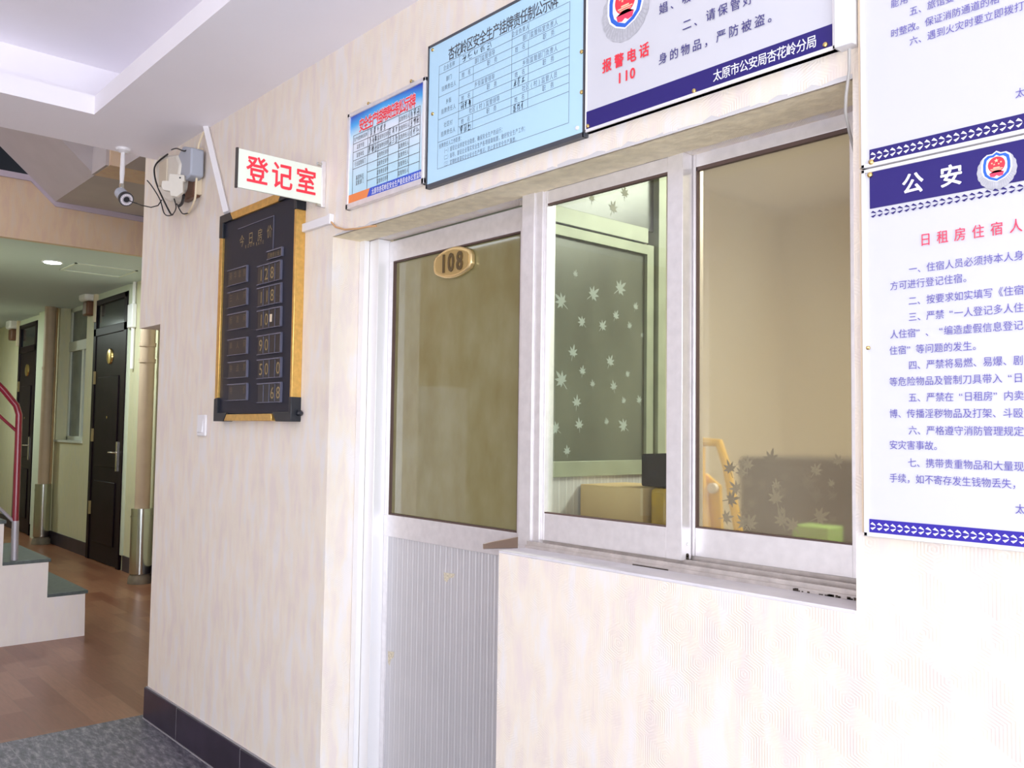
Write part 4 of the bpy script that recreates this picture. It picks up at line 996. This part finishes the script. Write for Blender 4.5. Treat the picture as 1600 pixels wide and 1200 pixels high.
b = MB(); q_ = p+hx_*s_*0.55+Vector((0, 0, s_*0.62)); b.cyl(q_+nx_*0.0115, q_+nx_*0.0135, 0.004, 10); b.build('screw_hole', BLACKP, jb)
b = MB(); pb_ = at(298, 292, y=-0.03); b.box(pb_.x-0.09, pb_.x+0.05, -0.035, -0.003, pb_.z-0.055, pb_.z+0.06)
o = b.build('brown_plug_box', plain('brown_bakelite', (0.16, 0.07, 0.04), 0.4), bevel=0.006); tag(o, 'reddish brown plug box behind the white splitter', 'plug box')
dv = MB(); p1 = at(309, 232, y=-0.02); p2 = at(312, 302, y=-0.02); dv.box(p1.x-0.02, p1.x+0.018, -0.03, 0, p2.z, p1.z)
o = dv.build('cream_trunking', plain('cream_trunking_plastic', (0.80, 0.68, 0.50), 0.5), bevel=0.002); tag(o, 'short cream vertical trunking right of the wire cluster', 'trunking')
def cable(name, pts, mat, r, label):
    w_ = MB()
    P = [Vector(Wp(*q)) for q in pts]; out = []
    for i in range(len(P)-1):
        p0, p1, p2, p3 = P[max(i-1, 0)], P[i], P[i+1], P[min(i+2, len(P)-1)]
        for s in range(5):
            t_ = s/5; out.append(0.5*((2*p1)+(p2-p0)*t_+(2*p0-5*p1+4*p2-p3)*t_*t_+(3*p1-p0-3*p2+p3)*t_**3))
    out.append(P[-1]); w_.tube(out, r, 8)
    o = w_.build(name, mat); tag(o, label, 'cable'); return o
cable('looped_cable', [(262, 241, -0.09), (250, 250, -0.095), (243, 258, -0.10), (241, 268, -0.09), (244, 285, -0.07), (252, 305, -0.05), (266, 333, -0.04), (270, 335, -0.04)], CABLE, 0.004, 'thick black cable curling round the left of the beige adapter')
cable('looped_cable', [(230, 282, -0.08), (238, 292, -0.07), (250, 312, -0.05), (257, 334, -0.04), (268, 336, -0.04), (275, 325, -0.05), (272, 310, -0.07)], CABLE, 0.0028, 'thin black cable looping lowest under the wire cluster')
cable('looped_cable', [(268, 234, -0.07), (276, 232, -0.08), (288, 236, -0.08), (296, 232, -0.06), (304, 238, -0.05)], CABLE, 0.003, 'short dark cable bunched over the top of the two boxes')
cable('looped_cable', [(276, 318, -0.06), (281, 328, -0.04), (286, 334, -0.03), (294, 333, -0.02)], CABLE, 0.0028, 'short dark cable end below the white splitter')
cable('looped_cable', [(284, 300, -0.06), (287, 306, -0.07), (284, 318, -0.05), (279, 322, -0.05)], BLACKP, 0.007, 'thick dark cable stub hanging under the white splitter')
cable('cream_cable', [(319, 206, -0.03), (312, 222, -0.03), (309, 240, -0.035), (306, 300, -0.035), (302, 318, -0.03), (296, 330, -0.02), (290, 336, -0.015)], CABLEW, 0.005, 'cream cable running down beside the wire cluster from the ceiling')

# ================================================================== STAIRCASE
XS = -6.46
st = thing('staircase', (-6.95, 0, 0), 'wallpapered staircase side with green-grey stone treads at the left edge', 'stairs')
prof = [(0.278, 0.0), (0.272, 0.285), (0.035, 0.285), (0.035, 0.52), (-0.238, 0.52), (-0.238, 0.79), (-0.49, 0.79), (-0.49, 1.05), (-0.74, 1.05), (-0.74, 1.31), (-1.0, 1.31), (-1.0, 1.57), (-1.25, 1.57), (-1.25, 1.83), (-3.2, 1.83), (-3.2, 0)]
b = MB(); b.prism(prof, 'x', -7.48, XS); b.build('flight', wallpaper('lit_stair_wallpaper', (0.88, 0.82, 0.80), (0.90, 0.85, 0.80), (0.88, 0.84, 0.84), 0.2), st, smooth=False)  # lighter wallpaper copy; extra daylight on this side is in the colour
for (y0, y1, z) in ((0.035, 0.29, 0.285), (-0.238, 0.05, 0.52), (-0.49, -0.225, 0.79), (-0.74, -0.475, 1.05), (-1.0, -0.725, 1.31), (-1.25, -0.985, 1.57)):
    b = MB(); b.box(-7.49, XS+0.004, y0, y1, z, z+0.022); b.build('tread', TREAD, st, bevel=0.003)
rl = thing('stair_railing', (-6.52, -0.14, 0.54), 'dark red metal handrail post on the staircase at the left edge', 'railing')
xr = -6.52
b = MB(); b.tube([(xr, -0.160, 0.80), (xr, -0.163, 1.2), (xr, -0.166, 1.50), (xr, -0.185, 1.56), (xr, -0.26, 1.655), (xr, -1.3, 2.76)], 0.021, 16); b.build('handrail', REDRAIL, rl)
b = MB(); b.tube([(xr, -0.156, 0.54), (xr, -0.160, 0.80)], 0.0225, 16); b.build('bare_foot', RAILGREY, rl)
b = MB(); b.tube([(xr, -0.166, 1.38), (xr, -0.26, 1.47), (xr, -1.3, 2.52)], 0.010, 10); b.build('rail', REDRAIL, rl)
b = MB(); b.tube([(xr, -0.165, 0.79), (xr, -0.27, 0.90), (xr, -1.3, 1.99)], 0.011, 10); b.build('rail', RAILGREY, rl)

# ================================================================== CORRIDOR
def corridor_door(nm, x0, x1, ztop, zleaf, label):
    d = bpy.data.objects.new(nm, None); COL.objects.link(d); d.location = ((x0+x1)/2, Y1, 0); struct(d); d['label'] = label
    b = MB()
    b.box(x0, x0+0.09, Y1-0.03, Y1, 0, ztop); b.box(x1-0.09, x1, Y1-0.03, Y1, 0, ztop)
    b.box(x0, x1, Y1-0.03, Y1, zleaf, zleaf+0.09); b.box(x0, x1, Y1-0.03, Y1, ztop-0.06, ztop)
    b.build('door_frame', DOORM, d, bevel=0.006)
    box(x0+0.09, x1-0.09, Y1-0.012, Y1, zleaf+0.09, ztop-0.06).build('transom_pane', DARKGLASS, d)
    lf_ = MB(); lf_.box(x0+0.09, x1-0.09, Y1-0.02, Y1, 0.01, zleaf); lo = lf_.build('leaf', DOORM, d)
    pn_ = MB(); xa, xb = x0+0.2, x1-0.2
    for z0_, z1_ in ((0.2, 0.85), (1.0, zleaf-0.45)): pn_.box(xa, xb, Y1-0.03, Y1-0.018, z0_, z1_)
    pn_.build('raised_panel', DOORM, lo, bevel=0.01)
    xm = (x0+x1)/2
    b = MB(); b.tube([(xm+0.03, Y1-0.02, zleaf-0.24), (xm+0.03, Y1-0.034, zleaf-0.24), (xm+0.03, Y1-0.04, zleaf-0.24)], [0.085, 0.08, 0.06], 24)
    b.build('number_plate', BRASS, lo)
    b = MB(); b.cyl((xm+0.02, Y1-0.032, 1.52), (xm+0.02, Y1-0.024, 1.52), 0.015, 12); b.build('peephole', BRASS, lo)
    b = MB(); xh = x1-0.17; b.box(xh-0.022, xh+0.022, Y1-0.034, Y1-0.02, 0.97, 1.27); b.tube([(xh, Y1-0.03, 1.16), (xh, Y1-0.07, 1.16), (xh-0.11, Y1-0.075, 1.16)], 0.010, 10); b.build('lever_handle', CHROME, lo, bevel=0.002)
    for z in (0.55, 1.33, 1.95):
        b = MB(); b.box(x0+0.075, x0+0.105, Y1-0.04, Y1-0.02, z-0.07, z+0.07); b.build('hinge', DIMGOLD, d)
    # cream architrave
    b = MB(); b.box(x1, x1+0.05, Y1-0.02, Y1, 0.15, 2.86); b.box(x0-0.04, x0, Y1-0.015, Y1, 0.15, 2.86); b.box(x0, x1, Y1-0.012, Y1, ztop, 2.87)
    b.build('architrave', plain('pale_green_white_trim', (0.62, 0.66, 0.55), 0.5) if 'pale_green_white_trim' not in bpy.data.materials else bpy.data.materials['pale_green_white_trim'], d)
    return d
corridor_door('door_2', -10.24, -9.16, 2.80, 2.40, 'nearer dark maroon corridor door with oval brass plate')
corridor_door('door_3', -13.60, -12.66, 2.80, 2.40, 'farther dark maroon corridor door at the left edge')
# corridor window
w2 = bpy.data.objects.new('window_2', None); COL.objects.link(w2); w2.location = (-11.1, Y1+0.1, WZ0); struct(w2); w2['label'] = 'narrow white framed corridor window'
FR = plain('grey_white_window_frame', (0.62, 0.64, 0.58), 0.4)
b = MB(); yf0, yf1 = Y1+0.12, Y1+0.17
b.box(WX0, WX0+0.05, yf0, yf1, WZ0, WZ1); b.box(WX1-0.05, WX1, yf0, yf1, WZ0, WZ1); b.box(WX0, WX1, yf0, yf1, WZ0, WZ0+0.05); b.box(WX0, WX1, yf0, yf1, WZ1-0.05, WZ1)
b.box(WX0, WX1, yf0-0.01, yf1, 2.33, 2.45); b.box(-11.16, -11.09, yf0-0.005, yf1, WZ0, 2.35); b.box(-10.80, -10.74, yf0-0.005, yf1, WZ0, 2.35)
b.build('window_frame', FR, w2, bevel=0.003)
box(WX0+0.04, WX1-0.04, yf0+0.02, yf0+0.026, WZ0+0.04, WZ1-0.04).build('pane', plain('curtained_glass', (0.13, 0.15, 0.15), 0.15, noise=0.2, nscale=4), w2)
box(WX0, WX1, Y1-0.02, yf0, WZ0-0.02, WZ0+0.002).build('sill', FR, w2)
# pipes with steel sleeves
def pipe(x, y, r, rs, label, zs=0.66):
    t_ = thing('riser_pipe', (x, y, 0), label, 'pipe', 'wrapped riser pipes in the corridor')
    b = MB(); b.tube([(x, y, zs), (x, y, 2.869)], r, 24); b.build('pipe', PIPEP, t_)
    b = MB(); b.tube([(x, y, 0.09), (x, y, zs+0.02)], rs, 28); b.tube([(x, y, zs-0.06), (x, y, zs-0.045)], rs+0.004, 28); b.build('steel_sleeve', STEEL, t_)
    b = MB(); b.tube([(x, y, 0.0), (x, y, 0.05), (x, y, 0.10)], [rs*1.15, rs*1.1, rs*0.8], 24); b.build('foot_collar', plain('brown_grey_collar', (0.20, 0.16, 0.12), 0.6, noise=0.3, nscale=10), t_)
    for z in ((2.02, 2.17) if zs == 0.66 else (2.1,)):
        b = MB(); b.tube([(x, y, z), (x, y, z+0.035)], r+0.008, 24); b.build('clamp_band', PIPEP, t_)
    return t_
q = at(218, 850, y=1.2)
pipe(at(220, 850, y=1.27).x, 1.27, 0.066, 0.092, 'nearer beige riser pipe with polished steel sleeve right of the corridor door')
t_ = pipe(at(66, 800, y=1.27).x, 1.27, 0.062, 0.090, 'farther beige riser pipe with steel sleeve beside the corridor window', 0.70)
b = MB(); b.tube([(at(80, 700, y=1.35).x, 1.35, 0.0), (at(80, 700, y=1.35).x, 1.35, 2.869)], 0.02, 10); o = b.build('thin_pipe', PIPEB); tag(o, 'thin ochre pipe running beside the farther riser pipe', 'pipe')
struct(box(-12.45, -12.05, Y1-0.06, Y1, 0.0, 2.87).build('trim_5', plain('pale_mint_plaster', (0.62, 0.66, 0.52), 0.6), smooth=False))
# conduit and small box right of the near door
b = MB(); b.tube([(-9.00, Y1-0.02, 2.0), (-9.00, Y1-0.02, 2.869)], 0.018, 8); o = b.build('corridor_conduit', WHITEP); tag(o, 'slim white conduit dropping to a box right of the nearer corridor door', 'conduit')
b = MB(); b.box(-9.05, -8.93, Y1-0.05, Y1, 1.86, 2.0)
p = at(207, 495, y=Y1); b = MB(); b.box(-9.10, -8.96, Y1-0.05, Y1, p.z-0.12, p.z+0.12); o = b.build('socket_box', WHITEP, bevel=0.01); tag(o, 'small white box on the wall right of the nearer corridor door', 'socket box')
# white lamp units with dangling parts over the windows
def wallunit(px, py, label):
    p = at(px, py, y=1.30)
    t_ = thing('corridor_wall_unit', (p.x, 1.38, p.z), label, 'wall unit')
    b = MB(); b.box(p.x-0.14, p.x+0.10, 1.24, 1.37, p.z-0.02, p.z+0.16); b.build('casing', WHITEP, t_, bevel=0.03)
    b = MB(); b.box(p.x-0.08, p.x+0.08, 1.27, 1.37, p.z-0.18, p.z-0.02); b.build('plug', bpy.data.materials['brown_bakelite'], t_, bevel=0.02)
    b = MB(); b.box(p.x+0.11, p.x+0.16, 1.33, 1.38, p.z-0.26, p.z+0.20); b.build('trunking', bpy.data.materials['cream_trunking_plastic'], t_)
wallunit(137, 468, 'white wall unit with brown plug above the corridor window')
wallunit(19, 512, 'far white wall unit high at the left edge of the corridor')
# ceiling downlight and access hatch
dl = thing('corridor_downlight', (-8.43, 0.465, 2.87), 'round lit downlight in the corridor ceiling', 'downlight')
b = MB(); b.cyl((-8.43, 0.465, 2.862), (-8.43, 0.465, 2.87), 0.085, 28); b.build('trim_ring', WHITEP, dl)
b = MB(); b.cyl((-8.43, 0.465, 2.858), (-8.43, 0.465, 2.8625), 0.068, 28); b.build('diffuser', LAMPE, dl)
l = bpy.data.lights.new('downlight_glow', 'AREA'); l.shape = 'DISK'; l.size = 0.13; l.energy = 30; l.color = (0.88, 1.0, 0.98)
lo = bpy.data.objects.new('downlight_glow', l); COL.objects.link(lo); lo.location = (-8.43, 0.465, 2.85)
l2 = bpy.data.lights.new('far_downlight_glow', 'AREA'); l2.shape = 'DISK'; l2.size = 0.13; l2.energy = 30; l2.color = (0.88, 1.0, 0.98)
lo = bpy.data.objects.new('far_downlight_glow', l2); COL.objects.link(lo); lo.location = (-13.0, 0.0, 2.85)
b = MB(); hx0, hx1, hy0, hy1 = -8.80, -8.32, 0.62, 1.16
for a_ in ((hx0, hx1, hy0, hy0+0.02), (hx0, hx1, hy1-0.02, hy1), (hx0, hx0+0.02, hy0, hy1), (hx1-0.02, hx1, hy0, hy1)): b.box(a_[0], a_[1], a_[2], a_[3], 2.862, 2.87)
o = b.build('access_hatch', plain('hatch_white', (0.72, 0.76, 0.70), 0.5)); tag(o, 'square access hatch outline in the corridor ceiling', 'access hatch')
